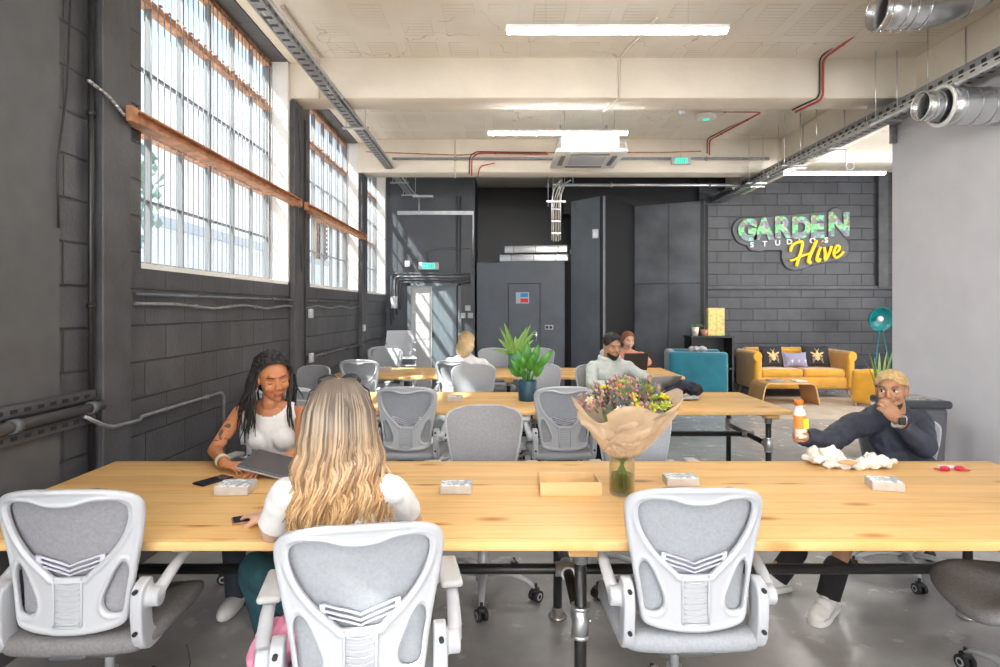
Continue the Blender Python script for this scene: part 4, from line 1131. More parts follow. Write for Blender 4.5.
# 6 -- blonde woman in white with her back turned at the farthest table ---------------------------------
base = V((-.40, 6.72, 0)); Mh = head_matrix((-.370, 6.66, 1.125), -25, 14, 0, 1.0)
J = dict(P=V((-.42, 6.62, .58)), N=V((-.375, 6.64, .985)), SA=V((-.55, 6.60, .915)), SB=V((-.20, 6.66, .90)), EA=V((-.60, 6.80, .80)), WA=V((-.45, 6.98, .79)), EB=V((-.10, 6.85, .80)), WB=V((-.18, 7.05, .79)),
         HA=V((-.50, 6.68, .5)), HB=V((-.33, 6.68, .5)), KA=V((-.5, 7.05, .52)), KB=V((-.33, 7.05, .52)), AA=V((-.5, 7.0, .1)), AB=V((-.33, 7.0, .1)), front=1)
t, off = person('short haired blonde woman in white at the farthest table, back turned', base, J, Mh, True, sk2, mat('pink_lips_far', (.55, .22, .2), .4), mat('blond_brow', (.3, .2, .1), .6), False, hands=[((J['WA'], (.2, .9, 0), (0, 0, -1), 1), dict(s=.92)), ((J['WB'], (-.2, .9, 0), (0, 0, -1), -1), dict(s=.92))], voxel=.008)
m = MB(); torso_prims(m, J, True, .014)
for k in 'AB': sleeve(m, J['S' + k], J['E' + k], .050, .044, .014); sleeve(m, J['E' + k], J['W' + k], .042, .030, .012)
garment('blouse', t, off, m, whitecloth, .009, 3, .008, 12)
m = MB()
for a, b, c in (('HA', 'KA', 'AA'), ('HB', 'KB', 'AB')): limb(m, J[a], J[b], .08, .056, .01); limb(m, J[b], J[c], .05, .04, .01)
garment('trousers', t, off, m, mat('pale_jeans', (.35, .4, .47), .8), .010, 2)
bl2 = m_hair('straight_blonde_hair', [(0.0, (.72, .54, .30)), (.6, (.58, .41, .21)), (1.0, (.33, .22, .11))], 1.0, 1.26, 90, .4, .35)
m = MB(); hair_cap(m, Mh, .014); hell(m, Mh, (0, -.045, -.065), (.102, .062, .100), 20)
for s in (-1, 1): hell(m, Mh, (s * .075, -.01, -.06), (.024, .05, .085))
garment('hair', t, off, m, bl2, .008, 2, .005, 40, cut=[(Mh @ V((0, .058, .055)), (Mh.to_3x3() @ V((0, 1, -.6))).normalized())])
# ------------------------------------------------------------------ trays, conduits, ducts, signs
def conduit(name, label, cat, pts, r, mt, group=None, clips=0, seg=8):
    m = MB(); pp = [V(p) for p in pts]; out = [pp[0]]
    for i in range(1, len(pp) - 1):                       # rounded bends
        a, b, c = pp[i - 1], pp[i], pp[i + 1]; d = min(.07, (a - b).length * .4, (c - b).length * .4)
        u, w_ = b + (a - b).normalized() * d, b + (c - b).normalized() * d
        for k in range(5):
            f = k / 4; out.append(u * (1 - f) ** 2 + b * 2 * f * (1 - f) + w_ * f * f)
    out.append(pp[-1]); m.tube(out, r, seg)
    for i in range(len(pp) - 1):
        n = int((pp[i + 1] - pp[i]).length / clips) if clips else 0
        for k in range(n):
            c = pp[i].lerp(pp[i + 1], (k + .5) / n); d = (pp[i + 1] - pp[i]).normalized() * .012; m.cyl(c - d, c + d, r * 1.5, seg=10)
    o = m.build(name, mt); tag(o, label, cat, group); return o
def tray(name, label, x, y0, y1, z, w_, h, mt, hang=None, rungs=True):
    t = thing(name, label, 'cable tray', (x, (y0 + y1) / 2, z)); L = (y1 - y0) / 2
    m = MB(); m.b2(-w_ / 2, w_ / 2, -L, L, 0, .003)
    for s in (-1, 1):
        m.b2(s * w_ / 2 - .002, s * w_ / 2 + .002, -L, L, 0, h); m.b2(s * w_ / 2 - .002, s * (w_ / 2 - .012), -L, L, h - .003, h)
    m.m = 1; m.smooth = False; y = -L + .1
    while y < L and m is not None:
        for s in (-1, 1): m.b2(s * (w_ / 2 + .003) - .001, s * (w_ / 2 + .003) + .001, y, y + .05, h * .35, h * .65)
        m.b2(-w_ * .3, w_ * .3, y, y + .035, -.0015, 0); y += .12
    m.build('channel', [mt, M['rubber']], t)
    for i in range(3):
        m = MB(); xx = (-.3 + .3 * i) * w_; m.tube([(xx + .01 * math.sin(k + i), -L + k * (2 * L) / 24, .012 + .006 * math.sin(k * 1.7 + i)) for k in range(25)], .009, 6); m.build('cable', [M['blackcable'], M['creamc'], M['steel']][i], t)
    if hang:
        for yy in hang:
            m = MB(); m.b2(-w_ / 2 - .10, w_ / 2 + .10, yy - (y0 + y1) / 2 - .02, yy - (y0 + y1) / 2 + .02, -.022, -.002)
            for s in (-1, 1): m.cyl((s * (w_ / 2 + .06), yy - (y0 + y1) / 2, -.02), (s * (w_ / 2 + .06), yy - (y0 + y1) / 2, CZ - z), .005, seg=6)
            m.build('hanger', M['steel'], t)
    return t
tray('cable_tray', 'dark perforated cable tray running along the ceiling above the tall windows', -1.66, -.5, 11.1, 3.60, .10, .05, M['traysteel'], (3.0, 6.9, 9.9, 11.0))
conduit('conduit', 'pale pipe running beside the cable tray over the windows', 'pipe', [(-1.57, -.5, 3.62), (-1.57, 11.0, 3.62)], .012, M['steel'], clips=1.4)
tray('cable_tray', 'wide galvanised cable tray hanging along the right side under the cream beam', 4.02, 1.0, 11.1, 3.47, .22, .10, M['traysteel'], (5.4, 6.3, 7.3, 8.3, 9.6))
tray('cable_tray', 'narrow cable channel hung just below the wide tray on the right', 3.80, 2.0, 9.8, 3.38, .09, .045, M['steel'], (5.9, 7.8, 8.9))
conduit('conduit', 'slim pale pipe following the trays on the right', 'pipe', [(3.68, 2.0, 3.33), (3.68, 8.8, 3.33), (3.72, 10.2, 3.50)], .014, M['steel'], clips=1.0)
# tray end and ladder over the back door
m = MB(); m.b2(-.71, .71, -.03, 0, -.035, .035)
for i in range(37): m.b2(-.70 + i * .038, -.69 + i * .038, -.036, -.03, -.03, .03)
o = m.build('cable_ladder', M['steel'], None, (-1.20, YF - .02, 3.29)); tag(o, 'pale ribbed cable ladder fixed level on the back wall above the exit sign', 'cable tray')
m = MB(); m.b2(-.19, .19, -.12, 0, -.02, .02); m.cyl((-.08, -.03, -.02), (-.08, -.03, -.28), .012); o = m.build('tray_bracket', M['steel'], None, (-1.42, YF - .04, 3.58)); tag(o, 'small bracket ending the tray high on the back wall', 'bracket')
conduit('conduit', 'grey pipe dropping down the corner at the right of the cable ladder', 'pipe', [(-.64, YF - .03, 3.30), (-.50, YF - .03, 3.28), (-.50, YF - .03, 2.3)], .015, M['steel'])
conduit('conduit', 'hooked pipe rising from the exit sign over the back door', 'pipe', [(-1.34, YF - .02, 2.36), (-1.34, YF - .02, 2.58), (-1.2, YF - .02, 2.63), (-.56, YF - .02, 2.63)], .013, M['panel'])
for i, dx in enumerate((0, .06)):
    conduit('conduit', ['left', 'right'][i] + ' one of two thin vertical pipes beside the back door', 'pipe', [(-.74 - dx, YF - .02, 3.6), (-.74 - dx, YF - .02, .3)], .014, M['char'])
for i in range(4):
    z = 2.16 - i * .055; x0 = -2.02 + i * .055
    conduit('conduit', ['topmost', 'second', 'third', 'lowest'][i] + ' of the four pipes bent over the back door', 'pipe', [(x0, YF - .04, 1.2 + .1 * i), (x0, YF - .04, z), (-.55, YF - .04, z)], .017, [M['panel'], M['traysteel'], M['panel'], M['char']][i], 'pipes over the back door', clips=.5)
def small_box(name, label, cat, loc, size, mt, bev=.004):
    m = MB(); m.box((0, 0, 0), size, bev=bev); o = m.build(name, mt, None, loc); return tag(o, label, cat)
small_box('junction_box', 'white electrical box on the left of the back door', 'box', (-1.96, YF - .07, 1.62), (.12, .08, .22), M['white'])
small_box('junction_box', 'small white box just above the left of the back door', 'box', (-1.72, YF - .05, 2.34), (.09, .06, .11), M['white'])
for i, (x, z, l) in enumerate(((-.69, 1.38, 'left of the lower pair'), (-.55, 1.38, 'right of the lower pair'), (-.60, 1.52, 'upper one'))):
    o = small_box('wall_socket', 'white socket right of the back door, ' + l, 'socket', (x, YF - .03, z), (.10, .04, .10), M['white']); o['group'] = 'sockets by the back door'
# exit signs
gm = mat('exit_green', (.02, .55, .35), .4, emit=(.03, .75, .5), estr=.8)
def exit_sign(label, loc, s=1.0, ry=0):
    t = thing('exit_sign', label, 'exit sign', loc, ry)
    m = MB(); m.box((0, 0, 0), (.38 * s, .05, .13 * s), bev=.006); m.build('case', M['white'], t)
    m = MB(); m.box((0, -.027, 0), (.23 * s, .004, .10 * s)); m.build('green_panel', gm, t)
    m = MB(); w_ = M['white']                       # running figure, arrow and door
    m.ell((-.02 * s, -.030, .032 * s), (.009 * s, .002, .009 * s))
    for a, b in (((-.02, .02), (-.025, -.008)), ((-.025, -.008), (-.045, -.038)), ((-.025, -.008), (-.005, -.02)), ((-.005, -.02), (-.008, -.042)), ((-.02, .018), (-.045, .004)), ((-.02, .018), (.002, .006))):
        m.tube([(a[0] * s, -.030, a[1] * s), (b[0] * s, -.030, b[1] * s)], .005 * s, 6)
    m.box((.06 * s, -.030, 0), (.035 * s, .002, .08 * s)); m.box((-.085 * s, -.030, 0), (.035 * s, .002, .010 * s)); m.prismM([(-.075 * s, -.02 * s), (-.06 * s, 0), (-.075 * s, .02 * s)], .002, Matrix.Translation((0, -.030, 0)))
    m.build('running_figure', w_, t); return t
exit_sign('lit green and white exit sign on the back wall over the door', (-1.325, YF - .05, 2.30))
exit_sign('green exit sign hanging under the middle ceiling beam', P(681, 161, 8.86), .75)
m = MB(); p_ = P(681, 161, 8.86); m.cyl((0, 0, .05), (0, 0, CZ - p_.z), .004, seg=6); o = m.build('sign_wire', M['steel'], None, p_); tag(o, 'thin rod holding the hanging exit sign', 'rod')
# pipes crossing in front of the middle beam and behind
conduit('conduit', 'dark pipe crossing the room level in front of the middle beam', 'pipe', [(-1.6, 8.92, 3.74), (4.0, 8.92, 3.74)], .020, M['traysteel'], clips=1.6)
conduit('conduit', 'thin brown cable sagging along the middle beam', 'pipe', [(-2.0, 8.95, 3.85), (-.6, 8.95, 3.80), (-.2, 8.95, 3.83), (1.2, 8.95, 3.84), (2.4, 8.95, 3.84), (3.0, 8.95, 3.86)], .008, M['rail'])
conduit('conduit', 'pale pipe hanging below the middle beam toward the right tray', 'pipe', [P(562, 185, 9.7), P(760, 185, 9.7)], .026, M['steel'], clips=1.1)
conduit('conduit', 'cream pipe dropping down the near ceiling beam', 'pipe', [P(638, 0, 5.0) + V((-.08, -.0, .6)) if False else (1.36, 5.2, CZ - .02), (1.20, 6.02, CZ - .02), (1.20, 6.02, 3.62), (1.10, 6.35, 3.61)], .012, M['creamc'])
conduit('conduit', 'cream pipe down the near beam above the second window', 'pipe', [(-1.82, 5.0, CZ - .02), (-1.82, 6.03, CZ - .02), (-1.82, 6.03, 3.62)], .014, M['creamc'])
conduit('conduit', 'cream pipe running down the middle beam by the left cables', 'pipe', [P(455, 140, 8.95), P(455, 178, 8.95)], .012, M['creamc'])
def red(label, pts, dark=True):
    conduit('red_conduit', label, 'pipe', pts, .011, M['red'], 'red fire alarm conduits', clips=.5)
    if dark: conduit('conduit', label.replace('red', 'dark') + ', running alongside', 'pipe', [V(p) + V((-.035, -.004, .02)) for p in pts], .008, M['blackcable'])
red('red conduit coming from the big round duct over the near beam', [P(866, 27, 5.45), (3.245, 6.03, CZ - .03), (3.245, 6.03, 3.62), (3.15, 6.4, 3.61)])
red('red conduit bent along the ceiling and down the middle beam', [(1.98, 6.55, CZ - .03) if False else P(688, 111, 7.74), P(762, 112, 7.74), (3.12, 8.94, CZ - .03), (3.12, 8.94, 3.80)])
red('red conduit looping at the left end of the middle beam', [P(473, 182, 9.36) + V((0, -.45, 0)), P(472, 158, 8.9), P(478, 153, 8.9), P(548, 154, 8.9)])
conduit('red_conduit', 'upper red line beside the loop at the middle beam', 'pipe', [P(478, 176, 8.88), P(480, 166, 8.88), P(495, 163, 8.88)], .009, M['red'])
# hanging tray bend and rods over the cupboard
m = MB()
for k, (px, py) in enumerate(((551, 240), (556, 190), (562, 184))): pass
t = thing('cable_drop', 'galvanised cable ladder turning down from the ceiling above the cupboard', 'cable tray', P(556, 240, 9.9))
b0 = P(556, 240, 9.9)
m = MB()
for s in (-.07, .07): m.tube([(s, 0, 0), (s, 0, .62), (s + .02, -.03, .78), (s + .08, -.10, .92), (s + .16, -.14, .96)], .012, 6)
for z in (.1, .3, .5): m.b2(-.08, .08, -.012, .012, z, z + .02)
m.build('rails', M['steel'], t)
m = MB()
for s in (-.04, 0, .04): m.tube([(s, .01, -.02), (s, .01, .5), (s + .02, 0, .7), (s + .1, -.1, .93)], .010, 6)
m.build('cables', M['creamc'], t)
for x in (-.13, -.05, .06, .14, .28):
    m = MB(); m.cyl((x, 0, .55 if x < .1 else .9), (x, 0, CZ - b0.z), .006, seg=6); m.build('hanging_rod', M['steel'], t)
m = MB(); m.b2(-.16, .16, -.02, .02, .62, .65); m.build('cross_bar', M['steel'], t); m = MB(); m.b2(-.06, .24, -.08, -.04, .88, .91); m.build('cross_bar', M['steel'], t)
# air conditioner
t = thing('air_conditioner', 'white four way cassette air conditioner under the ceiling', 'air conditioner', (1.15, 7.98, 3.48))
m = MB(); m.box((0, 0, .02), (.90, .92, .04), bev=.018, seg=3); m.box((0, 0, .03), (.86, .88, .05), bev=.02); m.build('panel', M['whitep'], t)
m = MB(); m.box((0, 0, .17), (.74, .76, .26), bev=.01); m.build('body', M['lampbody'], t)
m = MB(); m.box((0, 0, -.004), (.46, .46, .012), bev=.004)
m.build('grille', mat('grille_grey', (.45, .45, .45), .5), t)
m = MB()
for i in range(9): m.b2(-.22, .22, -.2 + i * .05, -.185 + i * .05, -.014, -.008)
m.build('grille_slats', M['white'], t)
for k in range(4):
    m = MB(); q = Matrix.Rotation(k * PI / 2, 4, 'Z'); m.box((0, .335, -.004), (.50, .06, .012), M=q, bev=.004); m.build('louvre', mat('louvre_dark', (.2, .2, .2), .5) if k == 0 else bpy.data.materials['louvre_dark'], t)
for x in (-.32, .32):
    m = MB(); m.cyl((x, -.3, .3), (x, -.3, .56), .006, seg=6); m.cyl((x, .3, .3), (x, .3, .56), .006, seg=6); m.build('hanger', M['steel'], t)
m = MB(); m.tube([(.37, -.1, .2), (.50, -.1, .22), (.52, -.1, .1), (.46, -.1, .05)], .015, 8); m.build('drain_pipe', M['whitep'], t)
# emergency light + sensor
t = thing('emergency_light', 'round white emergency light with a green glow on the ceiling', 'light', P(706, 118, 7.7))
m = MB(); m.lathe([(0.001, 0), (.09, 0), (.13, .02), (.13, .05), (0.001, .06)], (0, 0, -.02), 24); m.build('case', M['whitep'], t); m = MB(); m.ell((0, 0, -.02), (.045, .045, .012)); m.build('lamp', gm, t)
t = thing('sensor', 'small white motion sensor on a bracket beneath the near beam', 'sensor', P(682, 112, 6.5))
m = MB(); m.lathe([(0.001, -.03), (.03, -.025), (.04, 0), (.03, .02), (0.001, .02)], (0, 0, 0), 16); m.build('dome', M['white'], t); m = MB(); m.tube([(0, 0, .02), (.03, 0, .07), (.10, .03, .13)], .018, 8); m.build('bracket', M['rail'], t)
# speaker-like cable coil under the lounge light
m = MB(); m.tube([(0, 0, .5), (0, 0, .10)] + [(.055 + .055 * math.cos(a), 0, .055 * math.sin(a)) for a in [PI - i * PI / 8 for i in range(18)]], .010, 8); o = m.build('cable_coil', M['white'], None, P(846, 166, 8.6)); tag(o, 'white coiled cable hanging over the lounge strip light', 'cable')
# round ducts
def ribbed(pts, r, n_rib, mt, t, name='duct_body'):
    m = MB(); m.tube(pts, r, 28, caps=False); o = m.build(name, mt, t); o.modifiers.new('s', 'SOLIDIFY').thickness = .004; return o
t = thing('air_duct', 'large silver round duct curving down at the top right', 'duct', (0, 0, 0), group='silver ventilation ducts')
c = V((2.98, 4.72, 3.86)); path = [c + V((x, 0, z)) for x, z in ((-.02, -.0), (.12, .0), (.3, .01), (.45, .03), (.62, .09), (.78, .18), (.95, .30), (1.1, .44))]
ribbed(path, .150, 0, M['duct'], t)
for x in (-.01, .03, .15, .22, .32):
    m = MB(); m.tube([c + V((x, .154 * math.cos(a), .154 * math.sin(a) + (.01 if x > .25 else 0))) for a in [i * PI / 16 for i in range(32)]], .007, 6, closed=True); m.build('seam_ring', M['chrome'], t)
for i in (4, 5, 6):
    m = MB(); d = (path[i + 1] - path[i - 1]).normalized(); F = frame_from(d); m.tube([path[i] + F @ V((.153 * math.cos(a), .153 * math.sin(a), 0)) for a in [k * PI / 16 for k in range(32)]], .004, 6, closed=True); m.build('seam_ring', M['chrome'], t)
t = thing('air_duct', 'silver round duct with white collar coming out of the grey wall', 'duct', (0, 0, 0), group='silver ventilation ducts')
c = V((3.47, 4.95, 3.185))
ribbed([c + V((x, 0, 0)) for x in (0, .08, .16)], .112, 0, M['duct'], t); ribbed([c + V((x, 0, 0)) for x in (.16, .3, .5, .75)], .150, 0, M['duct'], t, 'duct_sleeve')
for x in (0, .07, .13): m = MB(); m.tube([c + V((x, .115 * math.cos(a), .115 * math.sin(a))) for a in [i * PI / 16 for i in range(32)]], .007, 6, closed=True); m.build('seam_ring', M['steel'], t)
for x in (.28, .40, .52, .64): m = MB(); m.tube([c + V((x, .153 * math.cos(a), .153 * math.sin(a))) for a in [i * PI / 16 for i in range(32)]], .003, 6, closed=True); m.build('seam_ring', M['steel'], t)
m = MB(); m.tube([c + V((.17, .155 * math.cos(a), .155 * math.sin(a))) for a in [i * PI / 16 for i in range(32)]], .016, 8, closed=True); m.build('collar', M['whitep'], t)
t = thing('air_duct', 'pale duct mouth just visible at the top edge', 'duct', (2.72, 4.65, 3.99)); m = MB(); m.lathe([(.10, 0), (.115, .0), (.12, .05), (.001, .06)], (0, 0, 0), 24); m.build('duct_mouth', M['whitep'], t)
m = MB(); m.b2(-.03, .03, -.02, .02, -.16, .16, bev=.004); m.b2(-.018, .018, -.026, -.02, -.14, .14); o = m.build('wall_channel', M['traysteel'], None, (4.16, 6.35, 3.42)); tag(o, 'short grey steel channel at the top corner of the grey wall', 'bracket')
for x, y in ((3.45, 5.55), (3.9, 5.9), (3.62, 4.9)):
    pass
# left wall pipes and rails ------------------------------------------------
conduit('conduit', 'black vertical pipe down the left wall before the first pier', 'pipe', [(-2.10, 3.08, 4.0), (-2.10, 3.08, .05)], .014, M['blackmetal'], clips=.8)
conduit('conduit', 'thin dark chain like cable hanging at the edge of the left board', 'cable', [(-2.08, 2.95, 4.0), (-2.09, 2.90, 2.6), (-2.08, 2.82, 2.2), (-2.09, 2.84, 1.9)], .006, M['blackcable'])
conduit('chain', 'grey chain tying the rusty rail to the first pier', 'chain', [(-2.06, 3.0, 2.66), (-2.05, 3.14, 2.63), (-2.05, 3.28, 2.57)], .006, M['steel'], clips=.03)
t = thing('wall_rail', 'black slotted steel rail along the left wall beside the near table', 'rail', (-2.10, 2.2, .94))
for dz in (0, .115):
    m = MB(); m.b2(0, .04, -1.0, .86, dz, dz + .05, bev=.003); m.m = 1; y = -.95
    while y < .82: m.b2(.040, .042, y, y + .035, dz + .016, dz + .034); y += .075
    m.build('slotted_bar', [M['char'], M['black']], t)
m = MB(); m.cyl((.06, -1.0, .082), (.06, .88, .082), .024, seg=14); m.build('pipe', M['char'], t)
for y in (-.4, .3, .78): m = MB(); m.cyl((.06, y, .082), (.06, y + .04, .082), .031, seg=14); m.build('coupling', M['panel'], t)
conduit('conduit', 'grey pipe rising along the block wall behind the woman with locs', 'pipe', [(-2.05, 2.95, .99), (-2.02, 3.10, .90), (-2.04, 3.40, .885), (-2.10, 3.5, .885), (-2.10, 4.56, .885), (-2.10, 4.56, .3)], .011, M['traysteel'], clips=.5)
conduit('conduit', 'wavy grey cable under the tall windows', 'cable', [(-2.10, 3.45, 1.545)] + [(-2.10, 3.9 + .5 * i, 1.53 + .015 * (-1) ** i) for i in range(11)], .010, M['traysteel'], clips=.5)
conduit('conduit', 'straight dark pipe just above the wavy cable', 'pipe', [(-2.10, 3.45, 1.60), (-2.10, 9.0, 1.60)], .010, M['panel'], clips=1.2)
conduit('conduit', 'black pipe low along the left wall toward the back door', 'pipe', [(-2.08, 6.5, .98), (-2.08, 10.9, .98)], .022, M['char'], clips=.9)
for i, (y, z, l) in enumerate(((6.50, 1.46, 'upper switch on the second pier'), (6.52, .98, 'lower switch on the second pier'), (9.05, 1.22, 'switch on the third pier'))):
    small_box('light_switch', 'white ' + l + ' of the left wall', 'switch', (-2.05 if i < 2 else -2.05, y if i < 2 else y, z), (.03, .10, .10), M['white'])
m = MB(); m.b2(-.16, 0, 0, .0, 0, 0)
m = MB(); m.tube([(-2.06, 6.1, 3.55), (-2.055, 6.2, 2.9), (-2.06, 6.15, 2.4), (-2.055, 6.22, 1.9)], .004, 6); o = m.build('loose_cable', M['blackcable']); tag(o, 'thin loose cable hanging down the second pier', 'cable')
conduit('conduit', 'thin vertical cable on the second pier', 'cable', [(-2.055, 6.33, 3.5), (-2.055, 6.33, .4)], .008, M['blackcable'])
# sign on the brick wall --------------------------------------------------------
sign = thing('wall_sign', 'garden sign with green leafy letters and yellow Hive script on the black blocks', 'sign', (5.40, YF - .03, 2.75))
def text_mesh(s_, size, extr, offset=.0, shear=0, space=1.0):
    cu = bpy.data.curves.new('t', 'FONT'); cu.body = s_; cu.size = size; cu.extrude = extr; cu.offset = offset; cu.shear = shear; cu.space_character = space; cu.align_x = 'LEFT'
    o = bpy.data.objects.new('t', cu); COL.objects.link(o); dg = bpy.context.evaluated_depsgraph_get(); dg.update()
    me = bpy.data.meshes.new_from_object(o.evaluated_get(dg), depsgraph=dg); bpy.data.objects.remove(o)
    for v in me.vertices: v.co = (v.co.x, -v.co.z, v.co.y)
    me.flip_normals() if False else None
    return me
def sgn(px, py): q = P(px, py, YF); return (q.x - 5.40, q.z - 2.75)
# backing board
m = MB()
def blob(px0, py0, px1, py1, r, ya=-.012, yb=.028):
    a, b = sgn(px0, py0), sgn(px1, py1); m.cyl((a[0], ya, a[1]), (a[0], yb, a[1]), r, seg=20); m.cyl((b[0], ya, b[1]), (b[0], yb, b[1]), r, seg=20)
    n = (V((b[0], 0, b[1])) - V((a[0], 0, a[1]))); L = n.length
    if L > 1e-3:
        ang = math.atan2(n.z, n.x); m.box(((a[0] + b[0]) / 2, (ya + yb) / 2, (a[1] + b[1]) / 2), (L, yb - ya, 2 * r), rot=Matrix.Rotation(-ang, 3, 'Y'))
blob(746, 232, 836, 224, .26); blob(744, 230, 750, 234, .24); blob(760, 245, 800, 245, .11); blob(793, 256, 836, 248, .24); blob(793, 259, 800, 258, .22); blob(752, 246, 760, 247, .10); blob(835, 216, 838, 218, .16)
o = remesh(m, 'backing_board', mat('sign_backing', (.085, .09, .10), .5), .014, 2, parent=sign)
k = NB('leafy_letter_print'); n_ = k.noise(9, 4); vo = k.n('ShaderNodeTexVoronoi'); vo.inputs['Scale'].default_value = 11; k.l(k.tc.outputs['Object'], vo.inputs['Vector'])
c_ = k.ramp(n_, [(.30, (.10, .42, .26)), (.46, (.28, .62, .30)), (.54, (.20, .18, .24)), (.72, (.36, .30, .38))]); c_ = k.mix(.5, c_, vo.outputs['Color'], 'SOFT_LIGHT'); k.l(c_, k.b.inputs['Base Color']); leafprint = k.m
for ch, px, py, sz in zip('GARDEN', (737, 754, 773, 790, 808.5, 826), (239.5, 238.5, 236.8, 237.2, 236.5, 235), (.50, .50, .50, .50, .52, .56)):
    me = text_mesh(ch, sz, .012, .034); a = sgn(px, py)
    for v in me.vertices: v.co = (v.co.x * .92, v.co.y - .035, v.co.z)
    me.materials.append(leafprint); o = link('letter', me, sign, (a[0], 0, a[1]))
for ch, px, py in zip('STUDIOS', (749, 761, 773.5, 785, 797, 808, 823), (247.5, 246.5, 245.5, 244.5, 243.8, 243.4, 242.8)):
    me = text_mesh(ch, .135, .006, .004); a = sgn(px, py)
    for v in me.vertices: v.co = (v.co.x * 1.1, v.co.y - .020, v.co.z)
    me.materials.append(M['lampbody']); link('small_letter', me, sign, (a[0], 0, a[1]))
yellow = mat('sign_yellow', (.95, .60, .01), .35, emit=(1, .65, .02), estr=.25)
def stroke(pts, r, name='script_letter'):
    m = MB(); q = [V((sgn(x, y)[0], -.055, sgn(x, y)[1])) for x, y in pts]; s_ = []
    for i in range(len(q) - 1):
        for f in (0, .25, .5, .75):
            a, b, c, d = q[max(0, i - 1)], q[i], q[i + 1], q[min(len(q) - 1, i + 2)]
            s_.append(.5 * ((2 * b) + (c - a) * f + (2 * a - 5 * b + 4 * c - d) * f * f + (3 * b - a - 3 * c + d) * f ** 3))
    s_.append(q[-1]); m.tube(s_, r, 10, flat=1.0)
    return m
hp = [stroke([(788, 252), (790, 246), (796, 242.5), (800, 243), (799, 250), (796.5, 258), (794, 266.5)], .028), stroke([(787.5, 261), (792, 260), (799, 256.5), (807, 254)], .022), stroke([(814, 241), (811, 248), (807.5, 256), (806, 262), (808.5, 263)], .032)]
for q in hp: q.build('script_letter', yellow, sign)
stroke([(818, 247.5), (815.5, 254), (814, 260), (816, 261.5), (818, 259)], .026).build('script_letter', yellow, sign)
stroke([(819.6, 241.6), (820, 242.2)], .030).build('script_letter', yellow, sign)
stroke([(821.5, 247.5), (822.5, 253), (822.5, 260.5), (826.5, 254), (829, 246.5)], .025).build('script_letter', yellow, sign)
stroke([(831, 254), (835.5, 251.5), (837, 247.5), (834.5, 246), (832, 250), (831, 255), (833.5, 258), (838, 255.5), (841, 252)], .023).build('script_letter', yellow, sign)
# cupboard -------------------------------------------------------------------------
cb = thing('storage_cupboard', 'big slate grey cupboard with a narrow door in front of the dark recess', 'cupboard', (.4, 10.9, 0))
A_, B_, C_ = V((-.42, 10.95, 0)), V((1.13, 10.5, 0)), V((1.50, 10.9, 0)); ob = V((.4, 10.9, 0))
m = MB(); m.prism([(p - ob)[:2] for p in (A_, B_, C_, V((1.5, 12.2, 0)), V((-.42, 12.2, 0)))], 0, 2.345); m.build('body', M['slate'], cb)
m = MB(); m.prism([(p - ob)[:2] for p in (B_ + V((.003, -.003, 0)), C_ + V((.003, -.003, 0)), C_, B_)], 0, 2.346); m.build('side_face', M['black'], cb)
F_ = (B_ - A_).normalized(); nrm = V((F_.y, -F_.x, 0)); fm = Matrix((F_, -nrm, V((0, 0, 1)))).transposed()
at_ = lambda u, d, z: A_ - ob + F_ * u + nrm * d + V((0, 0, z))
u0, u1 = .60, 1.17
dm = MB(); dm.box(at_((u0 + u1) / 2, .006, .975), (u1 - u0, .02, 1.95), rot=fm, bev=.004, seg=1); dr = dm.build('door', M['slate'], cb)
m = MB()
for u in (u0 - .006, u1 + .006): m.box(at_(u, .003, .98), (.008, .012, 1.97), rot=fm)
m.box(at_((u0 + u1) / 2, .003, 1.957), (u1 - u0, .012, .008), rot=fm); m.build('door_gap', M['black'], cb)
m = MB(); a_ = at_(u1 - .06, .03, 1.02); m.box(a_, (.035, .012, .16), rot=fm, bev=.005); m.cyl(a_ + V((0, 0, .03)), a_ + nrm * .05 + V((0, 0, .03)), .01); m.cyl(a_ + nrm * .05 + V((0, 0, .03)), a_ + nrm * .05 - F_ * .12 + V((0, 0, .03)), .011); m.build('handle', M['chrome'], dr)
sg = thing('notice_sign', 'small white notice with blue and red panels on the cupboard door', 'sign', ob + at_(.86, .022, 1.70)); sg.rotation_euler = (0, 0, math.atan2(F_.y, F_.x))
m = MB(); m.box((0, 0, 0), (.24, .008, .20)); m.build('plate', M['white'], sg)
m = MB(); m.box((.035, -.006, .05), (.14, .004, .07)); m.build('blue_panel', mat('notice_blue', (.03, .30, .65), .4), sg); m = MB(); m.box((.035, -.006, -.045), (.14, .004, .07)); m.build('red_panel', mat('notice_red', (.75, .06, .06), .4), sg)
m = MB(); m.box((-.075, -.006, .05), (.05, .004, .06)); m.build('pale_blue_panel', mat('notice_pale', (.30, .55, .75), .4), sg)
sk = thing('wall_socket', 'white double socket right of the cupboard door', 'socket', ob + at_(1.34, .012, 1.18)); sk.rotation_euler = sg.rotation_euler
m = MB(); m.box((0, 0, 0), (.15, .02, .085), bev=.004); m.build('plate', M['white'], sk)
for s in (-1, 1): m = MB(); m.cyl((s * .035, -.013, 0), (s * .035, -.009, 0), .024); m.build('outlet', M['rubber'], sk)
for i, (dx, z, L) in enumerate(((0, 2.345, 1.22), (.04, 2.50, 1.12))):
    t = thing('air_duct', ['lower', 'upper'][i] + ' of two long grey box ducts lying on the cupboard', 'duct', (.62 + dx, 10.85, z + .002), math.atan2(F_.y, F_.x) * .6)
    m = MB(); m.box((0, 0, .07), (L, .28, .13), bev=.006); m.build('casing', M['steel'], t)
    for x in (-.4, 0, .4): m = MB(); m.box((x, 0, .07), (.02, .29, .14)); m.build('strap', M['traysteel'], t)
t = thing('fan_motor', 'dark motor unit with brown parts beside the box ducts on the cupboard', 'machine', (1.33, 10.88, 2.348))
